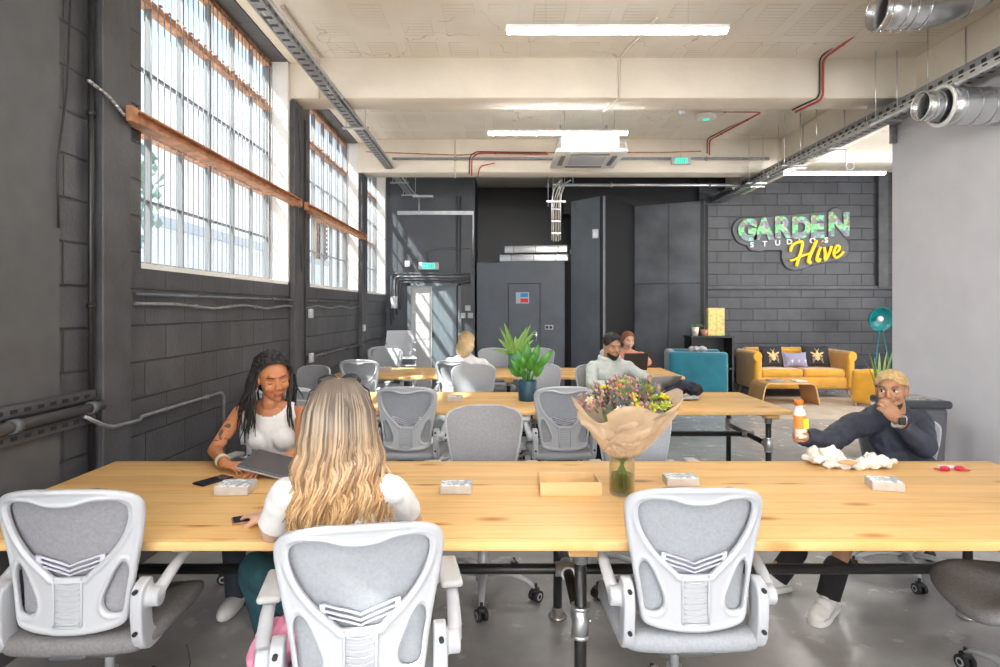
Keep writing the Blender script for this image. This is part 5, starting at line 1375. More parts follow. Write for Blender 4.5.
m = MB(); m.box((0, 0, .15), (.24, .26, .30), bev=.02); m.build('casing', M['rubber'], t); m = MB(); m.cyl((0, -.16, .18), (0, -.12, .18), .08); m.cyl((0, -.19, .18), (0, -.12, .18), .03); m.build('rotor', mat('copper', (.45, .25, .15), .4, metal=.6), t)
small_box('thermostat', 'small white box high on the tall grey panel', 'box', P(595, 234, 10.15) + V((0, -.03, 0)), (.10, .06, .15), M['white'])
# ------------------------------------------------------------------ lounge corner
mustard = mat('mustard_velvet', (.60, .295, .012), .75, sheen=.6, bump=.15, bscale=90, var=.12, vscale=6)
tealv = mat('teal_velvet', (.0, .135, .19), .75, sheen=.5, bump=.1, bscale=90, var=.15, vscale=5)
oak = mat('oak_leg', (.50, .28, .13), .45)
def rbox(name, mt, parent, c, size, bev, seg=4, rot=None):
    m = MB(); m.box(c, size, bev=bev, seg=seg, rot=rot); return m.build(name, mt, parent)
s = thing('sofa', 'mustard yellow velvet two seat sofa against the black block wall', 'sofa', (5.09, 10.45, 0)); s.scale = (.90, 1, 1)
rbox('seat_base', mustard, s, (0, -.02, .26), (1.66, .78, .20), .04)
rbox('backrest', mustard, s, (0, .30, .54), (1.66, .20, .56), .07, 5)
for x in (-1, 1):
    m = MB(); m.box((x * .86, -.03, .44), (.15, .84, .58), bev=.06, seg=5); m.cyl((x * .88, -.45, .71), (x * .88, .36, .71), .085, seg=20); remesh(m, 'armrest', mustard, .014, 3, parent=s)
    rbox('seat_cushion', mustard, s, (x * .395, -.06, .42), (.78, .70, .15), .055, 5)
for x in (-.86, .86):
    for y in (-.36, .34): m = MB(); m.cyl((x * 1.02, y * 1.05, 0), (x * .96, y, .18), .014, .026, seg=12); m.build('leg', oak, s)
gold = mat('bee_gold', (.60, .45, .20), .5); blackc = mat('black_cushion', (.022, .022, .028), .8)
def cushion(label, loc, size, mt, tilt=-18, rz=0, bee=True, group=None):
    t = thing('scatter_cushion', label, 'cushion', loc, R(rz), group); w_, h = size
    m = MB()
    for sd in (-1, 1):
        m.grid(lambda u, v: ((u - .5) * w_ * (1 - .06 * math.sin(PI * v)), sd * .075 * (max(0, math.sin(PI * u)) * max(0, math.sin(PI * v))) ** .45, v * h + (0.5 - v) * .04 * math.sin(PI * u)), 14, 14)
    q = Matrix.Rotation(R(tilt), 4, 'X')
    for v in m.bm.verts: v.co = q @ v.co
    m.build('cover', mt, t)
    if bee:
        m = MB(); c = V((0, -.078, h * .5))
        m.ell(c + V((0, 0, -.035)), (.036, .006, .055)); m.ell(c + V((0, 0, .035)), (.028, .006, .03)); m.ell(c + V((0, 0, .075)), (.018, .006, .015))
        for sx in (-1, 1):
            m.ell(c + V((sx * .065, 0, .035)), (.05, .004, .016), Matrix.Rotation(-sx * .5, 3, 'Y')); m.ell(c + V((sx * .055, 0, -.005)), (.035, .004, .012), Matrix.Rotation(sx * .3, 3, 'Y'))
            for k in range(3): m.tube([c + V((sx * .03, 0, -.02 - k * .02)), c + V((sx * .07, 0, -.04 - k * .03)), c + V((sx * .085, 0, -.07 - k * .03))], .004, 5)
            m.tube([c + V((sx * .01, 0, .085)), c + V((sx * .035, 0, .12))], .004, 5)
        for v in m.bm.verts: v.co = q @ v.co
        m.build('bee_motif', gold, t)
    return t
cushion('black cushion with a golden bee at the left end of the sofa', (4.70, 10.34, .50), (.42, .38), blackc, -16, 4, group='bee cushions on the sofa')
cushion('black cushion with a golden bee at the right end of the sofa', (5.46, 10.34, .50), (.46, .38), blackc, -16, -6, group='bee cushions on the sofa')
lc = cushion('lilac oblong cushion with pale motifs in the middle of the sofa', (5.08, 10.30, .50), (.42, .27), mat('lilac_cushion', (.28, .27, .40), .8), -16, 0, False)
for k in (-1, 0, 1):
    m = MB(); c = V((k * .11, -.105, .13)); m.ell(c, (.022, .006, .012)); m.ell(c + V((0, 0, -.022)), (.010, .005, .018)); m.build('pale_motif', M['creamc'], lc)
rug = tag(MB().b2(3.7, 6.9, 8.15, 10.35, 0.001, .014, bev=.005).build('rug', mat('beige_rug', (.50, .42, .33), .95, bump=.5, bscale=120, var=.12, vscale=5)), 'beige rug beneath the bent plywood coffee table', 'rug')
t = thing('coffee_table', 'bent plywood coffee table on the beige rug before the sofa', 'table', (4.50, 9.55, .015), 0)
ply = mat('light_ply', (.62, .36, .16), .4, var=.1)
m = MB(); prof = [(-.46, 0), (-.42, .20), (-.40, .28), (-.37, .325), (-.32, .345), (.32, .345), (.37, .325), (.40, .28), (.42, .20), (.46, 0)]
th = .022; outer = prof; inner = [(-.46 + th, 0), (-.42 + th, .20), (-.40 + th, .275), (-.36, .31), (-.315, .345 - th), (.315, .345 - th), (.36, .31), (.40 - th, .275), (.42 - th, .20), (.46 - th, 0)]
m.prismM(outer + inner[::-1], .54, Matrix()); m.build('bent_top', ply, t)
for i, (x, w_, mt, lab) in enumerate(((-.12, .20, M['sheet_light'], 'grey magazine lying on the left of the coffee table'), (.25, .18, M['whitep'], 'pale papers on the right of the coffee table'))):
    m = MB(); m.box((0, 0, .006), (w_, .26, .011), bev=.002); o = m.build('magazine', mt, None, (4.50 + x, 9.55, .362)); tag(o, lab, 'magazine')
t = thing('armchair', 'mustard yellow armchair half hidden behind the snake plant', 'armchair', (5.66, 9.15, .015), R(-38))
m = MB(); m.box((0, 0, .30), (.52, .14, .52), bev=.06, seg=5); m.ell((0, 0, .45), (.25, .065, .13)); remesh(m, 'backrest', mustard, .012, 3, parent=t)
rbox('seat', mustard, t, (0, .28, .28), (.52, .5, .18), .06, 4)
for x in (-.2, .2):
    for y in (-.02, .46): m = MB(); m.cyl((x, y, 0), (x, y, .20), .014, .02, seg=10); m.build('leg', M['white'], t)
t = thing('potted_snake_plant', 'tall snake plant with pale edged leaves behind the man in navy', 'plant', (5.42, 8.55, .0))
m = MB(); m.lathe([(.001, 0), (.10, 0), (.13, .24), (.12, .24), (.11, .2), (.001, .2)], seg=24); m.build('pot', M['whitep'], t)
r3 = random.Random(11); leafg = m_hair('snake_leaf_green', [(0, (.10, .26, .07)), (.45, (.20, .40, .12)), (.8, (.42, .55, .22))], 0, 1.0, 30, .45, .5)
for i in range(11):
    a = r3.uniform(0, 6.28); h = r3.uniform(.45, .78); lean = r3.uniform(.02, .20); w_ = r3.uniform(.022, .032)
    m = MB(); dx, dy = math.cos(a), math.sin(a)
    for sd in (0, 1):
        m.grid(lambda u, v: (dx * (.04 + lean * v * v) - dy * (u - .5) * 2 * w_ * math.sin(PI * min(1, .25 + .75 * v)) + .004 * sd, dy * (.04 + lean * v * v) + dx * (u - .5) * 2 * w_ * math.sin(PI * min(1, .25 + .75 * v)), .18 + h * v), 5, 10)
    m.build('leaf', leafg, t, fixn=False)
t = thing('floor_lamp', 'teal floor lamp with a dish shade on a tripod in the far corner', 'floor lamp', (6.62, 10.45, 0))
tl = mat('teal_metal', (.0, .16, .17), .4)
for a in (90, 210, 330): m = MB(); m.cyl((.24 * math.cos(R(a)), .2 * math.sin(R(a)), 0), (.03 * math.cos(R(a)), .03 * math.sin(R(a)), 1.14), .011, seg=8); m.build('leg', tl, t)
m = MB(); m.lathe([(.001, .10), (.12, .085), (.19, .03), (.215, -.04), (.207, -.04), (.18, .025), (.11, .07), (.001, .085)], seg=32)
q = Matrix.Translation((0, 0, 1.33)) @ Matrix.Rotation(R(-97), 4, 'X') 
q = Matrix.Translation((0, 0, 1.33)) @ Matrix.Rotation(R(-80), 4, 'X')
for v in m.bm.verts: v.co = q @ v.co
m.build('shade', tl, t); m = MB(); m.ell((0, -.0, 1.33), .05); m.build('bulb', M['whitep'], t)
# bin by the grey wall
t = thing('waste_bin', 'dark grey waste bin against the grey wall behind the man in navy', 'bin', (3.70, 5.42, 0)); t.scale = (.92, .92, 1)
bing = mat('bin_grey', (.13, .13, .15), .45)
m = MB(); m.box((0, 0, .33), (.46, .46, .64), bev=.05, seg=4); 
for v in m.bm.verts: v.co.x *= 1 - .12 * (1 - v.co.z / .66); v.co.y *= 1 - .12 * (1 - v.co.z / .66)
m.build('body', bing, t)
m = MB(); m.box((0, 0, .675), (.50, .50, .07), bev=.03, seg=4); m.build('lid', mat('bin_lid', (.06, .065, .075), .35), t)
m = MB(); m.box((0, 0, .715), (.34, .34, .012), bev=.005); m.build('lid_label', mat('bin_label', (.42, .42, .40), .5, var=.5, vscale=30), t)
# teal armchair and shelf
t = thing('armchair', 'teal velvet tub armchair in front of the tall dark panels', 'armchair', (3.09, 9.50, 0), R(-10)); t.scale = (.93, .93, 1.06)
rbox('side_panel', tealv, t, (0, -.36, .42), (.92, .15, .76), .05, 4); rbox('side_panel', tealv, t, (0, .36, .42), (.92, .15, .76), .05, 4)
rbox('backrest', tealv, t, (-.40, 0, .42), (.15, .86, .76), .05, 4); rbox('seat_cushion', tealv, t, (.03, 0, .34), (.82, .60, .28), .06, 4)
for x in (-.38, .38):
    for y in (-.32, .32): m = MB(); m.cyl((x, y, 0), (x, y, .06), .02, seg=10); m.build('leg', M['blackmetal'], t)
m = MB()
for i in range(5): m.ell((-.08 + .045 * i, .02 * (-1) ** i, .035 + .012 * (i % 2)), (.05, .045, .04))
o = garment('crumpled_cloth', None, V((3.02, 9.18, .855)), m, mat('grey_cloth', (.38, .37, .36), .9), .008, 2, .012, 25); tag(o, 'crumpled grey cloth lying on the teal armchair', 'cloth')
t = thing('shelf_unit', 'black open shelf behind the teal armchair carrying plants and a yellow box', 'shelf', (3.53, 10.15, 0)); t.scale = (.97, .9, 1.04)
for (a, b, c, d, e_, f_) in ((-.36, -.33, -.22, .22, 0, 1.0), (.33, .36, -.22, .22, 0, 1.0)): m = MB(); m.b2(a, b, c, d, e_, f_); m.build('side_board', M['black'], t)
for z in (.05, .48, .985): m = MB(); m.b2(-.38, .38, -.23, .23, z, z + .025); m.build('shelf_board', M['black'], t)
m = MB(); m.b2(-.33, .33, .20, .22, 0, 1.0); m.build('back_board', M['black'], t)
yb = mat('gilt_print', (.62, .52, .12), .5); k = NB('gilt_box_print'); c_ = k.ramp(k.noise(14, 5), [(.35, (.55, .30, .12)), (.5, (.72, .60, .20)), (.65, (.45, .52, .18))]); k.l(c_, k.b.inputs['Base Color'])
t = thing('decorative_box', 'tall yellow patterned box standing on the black shelf', 'box', (3.64, 10.15, 1.052)); rbox('panel', k.m, t, (0, 0, .235), (.28, .12, .47), .006, 1)
m = MB(); m.box((0, -.062, .245), (.006, .004, .47)); m.box((0, 0, .466), (.28, .122, .008)); m.build('trim', ply, t)
t = thing('potted_plant', 'small green plant in a cream pot on the black shelf', 'plant', (3.28, 10.08, 1.052))
m = MB(); m.lathe([(.001, 0), (.045, 0), (.065, .15), (.058, .15), (.045, .1), (.001, .1)], seg=20); m.build('pot', M['creamc'], t)
m = MB()
for i in range(14):
    a = r3.uniform(0, 6.28); l = r3.uniform(.06, .2); m.tube([(0, 0, .13), (math.cos(a) * l * .5, math.sin(a) * l * .4, .19), (math.cos(a) * l, math.sin(a) * l * .5, .15)], [.004, .018, .003], 6, flat=.3)
m.build('foliage', leafg, t)
t = thing('wooden_pot', 'small terracotta coloured pot beside the plant on the shelf', 'pot', (3.42, 10.05, 1.052)); m = MB(); m.lathe([(.001, 0), (.05, 0), (.06, .11), (.05, .11), (.04, .02), (.001, .02)], seg=20); m.build('bowl', mat('terracotta', (.42, .20, .12), .6), t)
# ------------------------------------------------------------------ things on the tables
TZ = .7405
modtop = mat('box_side', (.50, .46, .42), .5, var=.1, vscale=30)
k = NB('marbled_card_print'); c_ = k.ramp(k.noise(38, 3), [(.42, (.34, .38, .44)), (.55, (.85, .88, .90))]); k.l(c_, k.b.inputs['Base Color']); cardprint = k.m
def card_box(label, x, y, w_, d, h, rz=0, grp='small printed boxes on the tables'):
    t = thing('card_box', label, 'box', (x, y, TZ), R(rz), grp)
    m = MB(); m.box((0, 0, h / 2), (w_, d, h), bev=.002, seg=1); m.build('tray', modtop, t)
    m = MB(); m.box((0, 0, h + .0015), (w_ * .97, d * .95, .003)); m.build('printed_lid', cardprint, t)
    m = MB(); m.ell((-.01, 0, h + .003), (w_ * .10, d * .2, .001)); m.ell((.012, 0, h + .003), (w_ * .07, d * .25, .001)); m.build('white_motif', M['white'], t); return t
card_box('small grey sided box with printed lid beside the woman with locs', -1.12, 2.545, .140, .11, .036, 2)
card_box('small printed box between the blonde woman and the wooden tray', -.185, 2.55, .132, .085, .034)
card_box('small printed box just right of the flower vase, partly behind a chair', .80, 2.66, .140, .085, .034)
card_box('small printed box turned askew in front of the man in navy', 1.665, 2.60, .125, .10, .036, -14)
card_box('small printed box on the middle table left of the blue pot', -.38, 5.05, .13, .10, .04)
card_box('small printed box at the left of the farthest table', -1.42, 7.45, .14, .10, .045)
pine2 = m_wood('pine_tray', (.84, .60, .32), (.70, .44, .20), .3, knots=False)
t = thing('wooden_tray', 'empty pine tray box left of the flower vase', 'tray', (.295, 2.575, TZ))
m = MB(); m.b2(-.128, .128, -.085, .085, 0, .008); m.build('base', pine2, t)
for a in ((-.128, .128, -.085, -.075), (-.128, .128, .075, .085), (-.128, -.118, -.075, .075), (.118, .128, -.075, .075)): m = MB(); m.b2(*a, 0.008, .055, bev=.002, seg=1); m.build('side', pine2, t)
m = MB(); m.box((0, 0, .012), (.10, .06, .006), bev=.002); o = m.build('coaster', M['rubber'], None, (.33, 2.56, TZ + .009)); tag(o, 'dark card lying inside the pine tray', 'card')
def phone(label, x, y, rz, mt=None):
    t = thing('phone', label, 'phone', (x, y, TZ), R(rz)); m = MB(); m.box((0, 0, .0045), (.075, .155, .008), bev=.003); m.build('case', mt or M['rubber'], t)
    m = MB(); m.box((0, 0, .0088), (.068, .146, .0008)); m.build('screen', mat('dark_screen', (.008, .010, .03), .08) if 'dark_screen' not in bpy.data.materials else bpy.data.materials['dark_screen'], t); return t
phone('black phone lying beside the forearm of the woman with locs', -1.29, 2.70, -28)
phone('dark phone with an orange edge by the left hand of the blonde woman', -.905, 2.215, -62, mat('orange_case', (.35, .12, .05), .4))
t = thing('laptop', 'dark tablet computer held low over the table by the woman with locs', 'laptop', (-1.055, 2.82, TZ), R(-8))
q = Matrix.Rotation(R(10), 4, 'X') @ Matrix.Rotation(R(12), 4, 'Y')
m = MB(); m.box((0, 0, 0), (.28, .19, .008), M=Matrix.Translation((0, 0, .045)) @ q, bev=.003); m.build('case', M['panel'], t); m = MB(); m.box((0, 0, .005), (.265, .175, .001), M=Matrix.Translation((0, 0, .045)) @ q); m.build('screen', mat('grey_screen', (.09, .09, .10), .25), t)
m = MB(); m.box((0, 0, -.0065), (.286, .196, .004), M=Matrix.Translation((0, 0, .045)) @ q); m.build('cover', M['white'], t)
# crumpled wrapping paper
def crumple(name, label, cat, loc, blobs, mt, wr=.016, vox=.006):
    m = MB()
    for c, r_ in blobs: m.ell(c, r_)
    o = garment(name, None, V(loc), m, mt, vox, 1, wr, 24); return tag(o, label, cat)
crumple('crumpled_paper', 'crumpled cream napkins and food wrapping in front of the man in navy', 'paper', (1.64, 2.90, TZ + .017),
        [((-.02, .10, .015), (.10, .06, .028)), ((.0, .07, .05), (.055, .03, .025)), ((.06, .02, .0), (.12, .05, .016)), ((.17, .02, .01), (.08, .05, .024)), ((.22, .03, .012), (.07, .045, .024)), ((.19, .07, .03), (.03, .03, .02)), ((-.03, .12, .03), (.06, .04, .03))], mat('crumpled_white', (.80, .76, .70), .8), .022, .005)
o = crumple('bread_piece', 'piece of pastry lying on the crumpled wrapping', 'food', (1.66, 2.865, TZ + .042), [((0, 0, 0), (.05, .022, .012))], mat('pastry', (.62, .36, .17), .7), .004)
t = thing('sweet_wrapper', 'red and white sweet wrapper lying at the right end of the near table', 'wrapper', (2.165, 2.88, TZ)); t.scale = (.66, .8, .9)
rp_ = mat('red_foil', (.70, .02, .07), .3); m = MB()
for x in (-.05, .05): m.ell((x, -.01, .014), (.030, .026, .013)); m.prism([(x * 1.2, -.012), (x * 2.1, -.040), (x * 2.2, .02)], .006, .010)
m.build('foil', rp_, t); m = MB(); m.box((.0, .025, .012), (.13, .022, .018), rot=Matrix.Rotation(-.15, 3, 'Z'), bev=.005); m.build('paper_tube', M['whitep'], t)
# drink bottle in the hand
t = thing('drink_bottle', 'clear bottle with orange cap and yellow label held up by the man in navy', 'bottle', (1.505, 3.0, .872)); t.rotation_euler = (R(2), R(-5), R(8))
m = MB(); m.lathe([(.001, 0), (.026, 0), (.029, .006), (.029, .12), (.024, .14), (.017, .150), (.017, .165)], seg=24); m.build('glass', mat('clear_bottle', (.80, .78, .74), .12, spec=.6), t)
m = MB(); m.lathe([(.001, .190), (.0195, .190), (.021, .186), (.021, .166), (.0, .166)], seg=20); m.build('cap', mat('orange_cap', (.85, .20, .03), .4), t)
m = MB(); m.lathe([(.0295, .050), (.0295, .115)], seg=24); m.build('label', mat('orange_label', (.85, .30, .06), .5), t)
m = MB(); m.box((.012, -.0295, .075), (.026, .005, .05), bev=.002); m.build('label_panel', mat('yellow_label', (.80, .80, .03), .5), t)
# vase and bouquet
vx, vy = .512, 2.52
t = thing('vase', 'clear glass vase with green water holding the wrapped bouquet', 'vase', (vx, vy, TZ), 0)
vg = bpy.data.materials.new('vase_glass'); vg.use_nodes = True; nt_ = vg.node_tree
for n in list(nt_.nodes): nt_.nodes.remove(n)
oo = nt_.nodes.new('ShaderNodeOutputMaterial'); mx_ = nt_.nodes.new('ShaderNodeMixShader'); tt = nt_.nodes.new('ShaderNodeBsdfTransparent'); gg = nt_.nodes.new('ShaderNodeBsdfGlossy'); lw = nt_.nodes.new('ShaderNodeLayerWeight')
tt.inputs[0].default_value = (.92, .93, .88, 1); gg.inputs['Roughness'].default_value = .05; lw.inputs[0].default_value = .22
nt_.links.new(lw.outputs['Facing'], mx_.inputs[0]); nt_.links.new(tt.outputs[0], mx_.inputs[1]); nt_.links.new(gg.outputs[0], mx_.inputs[2]); nt_.links.new(mx_.outputs[0], oo.inputs[0])
m = MB(); m.lathe([(.001, .004), (.046, .004), (.050, .012), (.050, .12), (.046, .145), (.046, .16), (.050, .168), (.053, .168), (.050, .155), (.053, .12), (.053, .01), (.048, 0), (.001, 0)], seg=32); m.build('glass', vg, t)
wg = vg.copy(); wg.name = 'green_water'; [n for n in wg.node_tree.nodes if n.type == 'BSDF_TRANSPARENT'][0].inputs[0].default_value = (.78, .79, .48, 1)
m = MB(); m.lathe([(.001, .013), (.0455, .013), (.0455, .085), (.001, .085)], seg=32); m.build('water', wg, t)
b = thing('flower_bouquet', 'dried flower bouquet wrapped in translucent kraft paper', 'flowers', (vx, vy, TZ + .02), 0)
stemm = mat('green_stem', (.24, .30, .07), .6); r4 = random.Random(21)
for i in range(26):
    a = r4.uniform(0, 6.28); r0 = r4.uniform(.012, .040); a2 = a + PI + r4.uniform(-.5, .5)
    m = MB(); m.tube([(r0 * math.cos(a), r0 * math.sin(a), 0), (r0 * .6 * math.cos(a), r0 * .6 * math.sin(a), .06), (.016 * math.cos(a2), .016 * math.sin(a2), .14), (.08 * math.cos(a2), .06 * math.sin(a2), .32)], .0033, 6); m.build('stem', stemm, b)
k = NB('kraft_tissue'); k.b.inputs['Roughness'].default_value = .55
nz = k.noise(6, 5); k.l(k.ramp(nz, [(.3, (.55, .41, .27)), (.7, (.70, .54, .37))]), k.b.inputs['Base Color']); k.b.inputs['Alpha'].default_value = .80; k.b.inputs['Sheen Weight'].default_value = .2
k.bump(k.noise(11, 4), .6, .02); kraft = k.m
def wrap(a0, a1, hz, flare, j, ofs):
    m = MB()
    def f(u, v):
        a = a0 + (a1 - a0) * u
        top = hz(u); z = .135 + (top - .135) * v
        r_ = .022 + flare * ((z - .135) / .26) ** .62 + ofs + .007 * math.sin(a * 5 + v * 4) * v + .016 * noise.noise(V((a * 2.2, v * 4, j))) + .006 * noise.noise(V((a * 7, v * 9, j)))
        return (math.cos(a) * r_ * 1.18 + (z - .135) * .05, math.sin(a) * r_ * .92, z)
    m.grid(f, 60, 22); return m.build('paper_wrap', kraft, b, fixn=False)
# front (toward -y) low, back high; three overlapping sheets
wrap(R(60), R(300), lambda u: .345 + .045 * math.sin(u * PI * 3) ** 2 - .06 * math.sin(PI * min(1, max(0, (u - .55) / .4))), .165, 1, .0)
wrap(R(-120), R(75), lambda u: .335 + .085 * u + .03 * math.sin(u * PI * 4), .165, 2, .006)
wrap(R(215), R(345), lambda u: .20 + .16 * u ** .8, .170, 3, .012)
wrap(R(190), R(300), lambda u: .34 - .14 * u, .165, 4, .009)
m = MB(); m.cyl((0, 0, .128), (0, 0, .150), .026, .030, seg=20); m.build('ribbon', mat('brown_ribbon', (.35, .17, .09), .5), b)
fcols = [('yellow', (.72, .60, .04)), ('mauve', (.36, .19, .22)), ('coral', (.60, .20, .12)), ('dusty_rose', (.46, .26, .23)), ('blue_thistle', (.12, .15, .19)), ('cream', (.72, .62, .38)), ('lime', (.40, .45, .07)), ('maroon', (.24, .06, .07))]
fm_ = {n: mat(n + '_petal', c, .7, var=.2, vscale=60) for n, c in fcols}; flmesh = {}
for n, c in fcols:
    m = MB()
    if n in ('mauve', 'dusty_rose', 'maroon'):
        for i in range(16): m.ell((r4.gauss(0, .011), r4.gauss(0, .011), r4.gauss(0, .010)), r4.uniform(.0035, .006), seg=6, rings=4)
    elif n in ('blue_thistle',):
        m.ell((0, 0, 0), .010, seg=10, rings=6)
        for i in range(26):
            v = V((r4.gauss(0, 1), r4.gauss(0, 1), abs(r4.gauss(0, 1)))).normalized(); m.cyl(v * .008, v * .019, .0018, .0004, seg=5)
    else:
        for ring, (cnt, rr_, up_) in enumerate(((7, .016, .3), (6, .010, .9))):
            for i in range(cnt):
                a = i * 2 * PI / cnt + ring * .4; F = frame_from(V((math.cos(a), math.sin(a), up_)))
                m.ell(V((math.cos(a), math.sin(a), up_ * .6)) * rr_ * .7, (.0065, .0022, .010), F, seg=8, rings=5)
        m.ell((0, 0, .006), .005, seg=8, rings=5)
    flmesh[n] = m.mesh('flower', fm_[n])
for i in range(92):
    n = r4.choice(['yellow', 'yellow', 'mauve', 'mauve', 'coral', 'dusty_rose', 'dusty_rose', 'blue_thistle', 'cream', 'lime', 'maroon', 'yellow'])
    a = r4.uniform(0, 6.28); q_ = math.sqrt(r4.uniform(0, 1)); x = math.cos(a) * q_ * .185; y = math.sin(a) * q_ * .135
    z = .440 - .085 * q_ ** 2 + r4.uniform(-.03, .015) + .14 * min(0, y)
    o = link('flower', flmesh[n], b, (x + .015, y, z)); o.rotation_euler = (r4.uniform(-.5, .5) + .5, r4.uniform(-.4, .4), r4.uniform(0, 6)); s_ = r4.uniform(1.0, 1.6); o.scale = (s_, s_, s_)
m = MB()
for i in range(320):
    a = r4.uniform(0, 6.28); q_ = math.sqrt(r4.uniform(0, 1)); x = math.cos(a) * q_ * .17; y = math.sin(a) * q_ * .125; z = r4.uniform(.34, .445) - .35 * (x * x + y * y) ** .5 * .5
    d = V((x * 2, y * 2, .5 + r4.uniform(-.3, .3))).normalized(); c = V((x + .015, y, z)); F = frame_from(d)
    m._add([c, c + F @ V((.008, 0, .015)), c + F @ V((0, .002, .035)), c + F @ V((-.008, 0, .015))], [[0, 1, 2, 3]])
fo = m.build('foliage', [mat('sage_leaf', (.13, .19, .10), .6)], b, fixn=False)
# plants in pots
lg = m_hair('bright_leaf', [(0, (.07, .26, .03)), (.5, (.15, .42, .05)), (1, (.32, .60, .12))], .7, 1.3, 20, .35, .3)
def leaf(m, base, tip, w_, sag=.03, up=V((0, 0, 1))):
    base, tip = V(base), V(tip); d = tip - base; sd = d.cross(up); sd = sd.normalized() if sd.length > 1e-4 else V((1, 0, 0)); nn = sd.cross(d).normalized()
    m.grid(lambda u, v: base + d * v + nn * (sag * math.sin(PI * v)) + sd * ((u - .5) * 2 * w_ * math.sin(PI * v ** .8) ** .8) + nn * (abs(u - .5) * w_ * .5), 5, 9)
t = thing('potted_plant', 'broad leaved green plant in a dark blue pot on the middle table', 'plant', (.23, 5.06, TZ))
m = MB(); m.lathe([(.001, 0), (.068, 0), (.074, .01), (.080, .17), (.073, .17), (.068, .14), (.001, .14)], seg=32); m.build('pot', mat('navy_pot', (.012, .065, .105), .4), t)
r5 = random.Random(4)
spec = [(-.02, 0, -.14, -.05, .36, .035), (-.01, 0, -.09, .02, .44, .04), (0, 0, .0, 0, .50, .045), (.01, 0, .06, -.03, .42, .045), (.02, 0, .22, 0, .43, .042), (.02, 0, .12, .05, .33, .04), (-.02, 0, -.06, -.08, .30, .04), (.02, 0, .14, -.08, .30, .038), (0, .02, -.16, .05, .27, .04), (.0, -.01, .04, -.1, .38, .04), (.01, .01, .10, .0, .48, .045), (-.01, 0, -.05, -.02, .40, .035)]
for (bx, by, tx, ty, tz, w_) in spec:
    mid = V((bx + (tx - bx) * .35, by + (ty - by) * .35, .16 + (tz - .16) * .5)); m = MB(); m.tube([(bx, by, .14), mid], .005, 6); leaf(m, mid - V((0, 0, .02)), (tx, ty, tz), w_ * .8, .03, V((0, -1, .3))); m.build('leaf', lg, t, fixn=False)
vari = m_hair('variegated_leaf', [(.2, (.22, .42, .10)), (.5, (.60, .66, .24)), (.8, (.30, .50, .14))], .7, 1.3, 24, .4, .5)
t = thing('potted_plant', 'variegated plant with narrow leaves in a green pot on the farthest table', 'plant', (.19, 7.70, TZ))
m = MB(); m.lathe([(.001, 0), (.070, 0), (.095, .20), (.087, .20), (.07, .16), (.001, .16)], seg=24); m.build('pot', mat('sage_pot', (.10, .30, .22), .45), t)
for i in range(26):
    a = r5.uniform(0, 6.28); l = r5.uniform(.12, .34); z = r5.uniform(.28, .62); m = MB(); leaf(m, (.02 * math.cos(a), .02 * math.sin(a), .17), (math.cos(a) * l, math.sin(a) * l * .8, z - .9 * max(0, l - .25)), .026, .06, V((0, -1, .3))); m.build('leaf', vari, t, fixn=False)
# laptops and bags on the middle table
def laptop(label, x, y, z, rz, openang=105, mt=None):
    t = thing('laptop', label, 'laptop', (x, y, z), R(rz)); mt = mt or M['steel']
    m = MB(); m.box((0, 0, .008), (.31, .22, .014), bev=.004); m.build('base', mt, t)
    m = MB(); m.box((0, -.01, .0155), (.26, .10, .0015)); m.build('keyboard', M['rubber'], t)
    q = Matrix.Translation((0, .11, .014)) @ Matrix.Rotation(R(openang - 90), 4, 'X')
    m = MB(); m.box((0, 0, .105), (.31, .007, .21), M=Matrix.Translation((0, .11, .014)) @ Matrix.Rotation(R(-(openang - 90)), 4, 'X'), bev=.003); m.build('lid', mt, t); return t
laptop('silver laptop in front of the bearded man at the middle table', 1.36, 5.36, TZ, 172 + 90 - 60, 120)
laptop('dark laptop in front of the red haired woman', 1.68, 7.62, TZ, 186, 105, M['rubber'])
crumple('jacket', 'dark bundled jacket lying on the middle table beside the laptop', 'jacket', (1.60, 5.26, TZ + .035), [((-.09, 0, .03), (.09, .10, .045)), ((.0, .02, .05), (.10, .10, .055)), ((.10, .0, .03), (.07, .10, .06)), ((-.15, -.03, .0), (.06, .08, .025))], mat('dark_cloth', (.022, .02, .035), .8), .016, .008)
crumple('jacket', 'pale grey sweater folded under the dark jacket on the middle table', 'jacket', (1.36, 5.10, TZ + .02), [((0, 0, 0), (.20, .10, .018)), ((.2, .0, 0), (.14, .09, .016))], mat('pale_cloth', (.35, .36, .38), .85), .01, .01)
# pink coat hanging at the blonde woman's chair
crumple('pink_coat', 'pink coat tucked at the left side of the blonde woman on her chair', 'coat', (-.655, 1.72, .50), [((0, .0, .02), (.055, .09, .10)), ((-.01, .01, -.12), (.06, .09, .10)), ((-.03, 0, -.25), (.055, .08, .09)), ((.05, .05, .06), (.06, .09, .06))], mat('pink_fabric', (.80, .30, .45), .7), .014, .008)
t = thing('hang_tag', 'small black tag hanging below the near left chair', 'tag', (-1.03, 1.98, .30)); m = MB(); m.box((0, 0, -.03), (.03, .006, .055), bev=.004); m.build('tag', M['rubber'], t); m = MB(); m.tube([(0, 0, 0), (.008, 0, .05), (-.004, 0, .11)], .002, 5); m.build('string', M['rubber'], t)
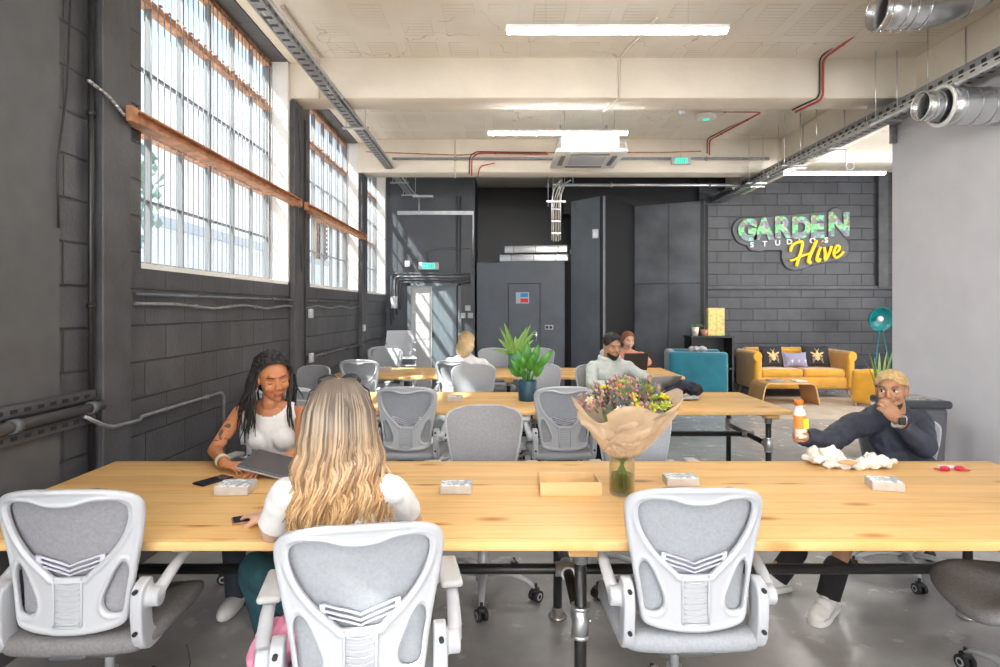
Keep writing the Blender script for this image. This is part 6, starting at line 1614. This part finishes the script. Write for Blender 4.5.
# ------------------------------------------------------------------ light, world, camera
w = bpy.data.worlds.new('sky'); scene.world = w; w.use_nodes = True; nt = w.node_tree
bg = nt.nodes['Background']; tc = nt.nodes.new('ShaderNodeTexCoord'); sp = nt.nodes.new('ShaderNodeSeparateXYZ')
nt.links.new(tc.outputs['Generated'], sp.inputs[0])
rp = nt.nodes.new('ShaderNodeValToRGB'); e = rp.color_ramp.elements
e[0].position = 0.0; e[0].color = (0.92, 0.95, 1.0, 1); e[1].position = 0.75; e[1].color = (0.33, 0.50, 0.95, 1)
nt.links.new(sp.outputs[2], rp.inputs[0])
ns = nt.nodes.new('ShaderNodeTexNoise'); ns.inputs['Scale'].default_value = 3.5; ns.inputs['Detail'].default_value = 6
nt.links.new(tc.outputs['Generated'], ns.inputs['Vector'])
cr = nt.nodes.new('ShaderNodeValToRGB'); cr.color_ramp.elements[0].position = .48; cr.color_ramp.elements[1].position = .62
nt.links.new(ns.outputs['Fac'], cr.inputs[0])
mx = nt.nodes.new('ShaderNodeMix'); mx.data_type = 'RGBA'; nt.links.new(cr.outputs[0], mx.inputs[0]); nt.links.new(rp.outputs[0], mx.inputs[6]); mx.inputs[7].default_value = (0.95, 0.96, 1.0, 1)
nt.links.new(mx.outputs[2], bg.inputs[0]); bg.inputs[1].default_value = 1.15
def area(loc, size, energy, rot, color=(1, 1, 1)):
    L = bpy.data.lights.new('window_daylight', 'AREA'); L.shape = 'RECTANGLE'; L.size, L.size_y = size; L.energy = energy; L.color = color
    o = bpy.data.objects.new('window_daylight', L); COL.objects.link(o); o.location = loc; o.rotation_euler = rot; return o
# added fill lights outside the unseen rear, lounge and left wall openings
for x, wd in ((-.3, 2.5), (2.7, 2.5), (6.0, 2.7)):
    area((x, YB - .25, 2.25), (wd, 2.6), 160, (R(-90), 0, R(180)) if False else (R(90), 0, 0), (1.0, .99, .98))
for y_ in (-4.2, 0, 4.0, 7.6): area((8.65, y_, 2.25), (3.0, 2.8), 140, (R(90), 0, R(90)), (1, .99, .97))
area((WX - .35, -1.1, 2.9), (2.4, 2.2), 160, (R(90), 0, R(-90)), (.98, .99, 1))
S = bpy.data.lights.new('sun', 'SUN'); S.energy = 12; S.angle = R(1.2); S.color = (1, .95, .88)
so = bpy.data.objects.new('sun', S); COL.objects.link(so)
so.rotation_euler = Vector((1, .8, -1.5)).to_track_quat('-Z', 'Y').to_euler()
cd = bpy.data.cameras.new('camera'); cd.lens = 21.6; cd.sensor_width = 36; cd.sensor_fit = 'HORIZONTAL'; cd.shift_y = -0.0255; cd.clip_start = .05; cd.clip_end = 200
co = bpy.data.objects.new('camera', cd); COL.objects.link(co); co.location = (0, 0, H); co.rotation_euler = (R(90), 0, 0); scene.camera = co
vs = scene.view_settings; vs.view_transform = 'Standard'; vs.look = 'None'; vs.exposure = 0.58; vs.gamma = 1.0; vs.use_curve_mapping = False
scene.cycles.max_bounces = 8; scene.cycles.diffuse_bounces = 5; scene.cycles.transparent_max_bounces = 12
scene.cycles.sample_clamp_indirect = 6.0; scene.cycles.caustics_reflective = False; scene.cycles.caustics_refractive = False
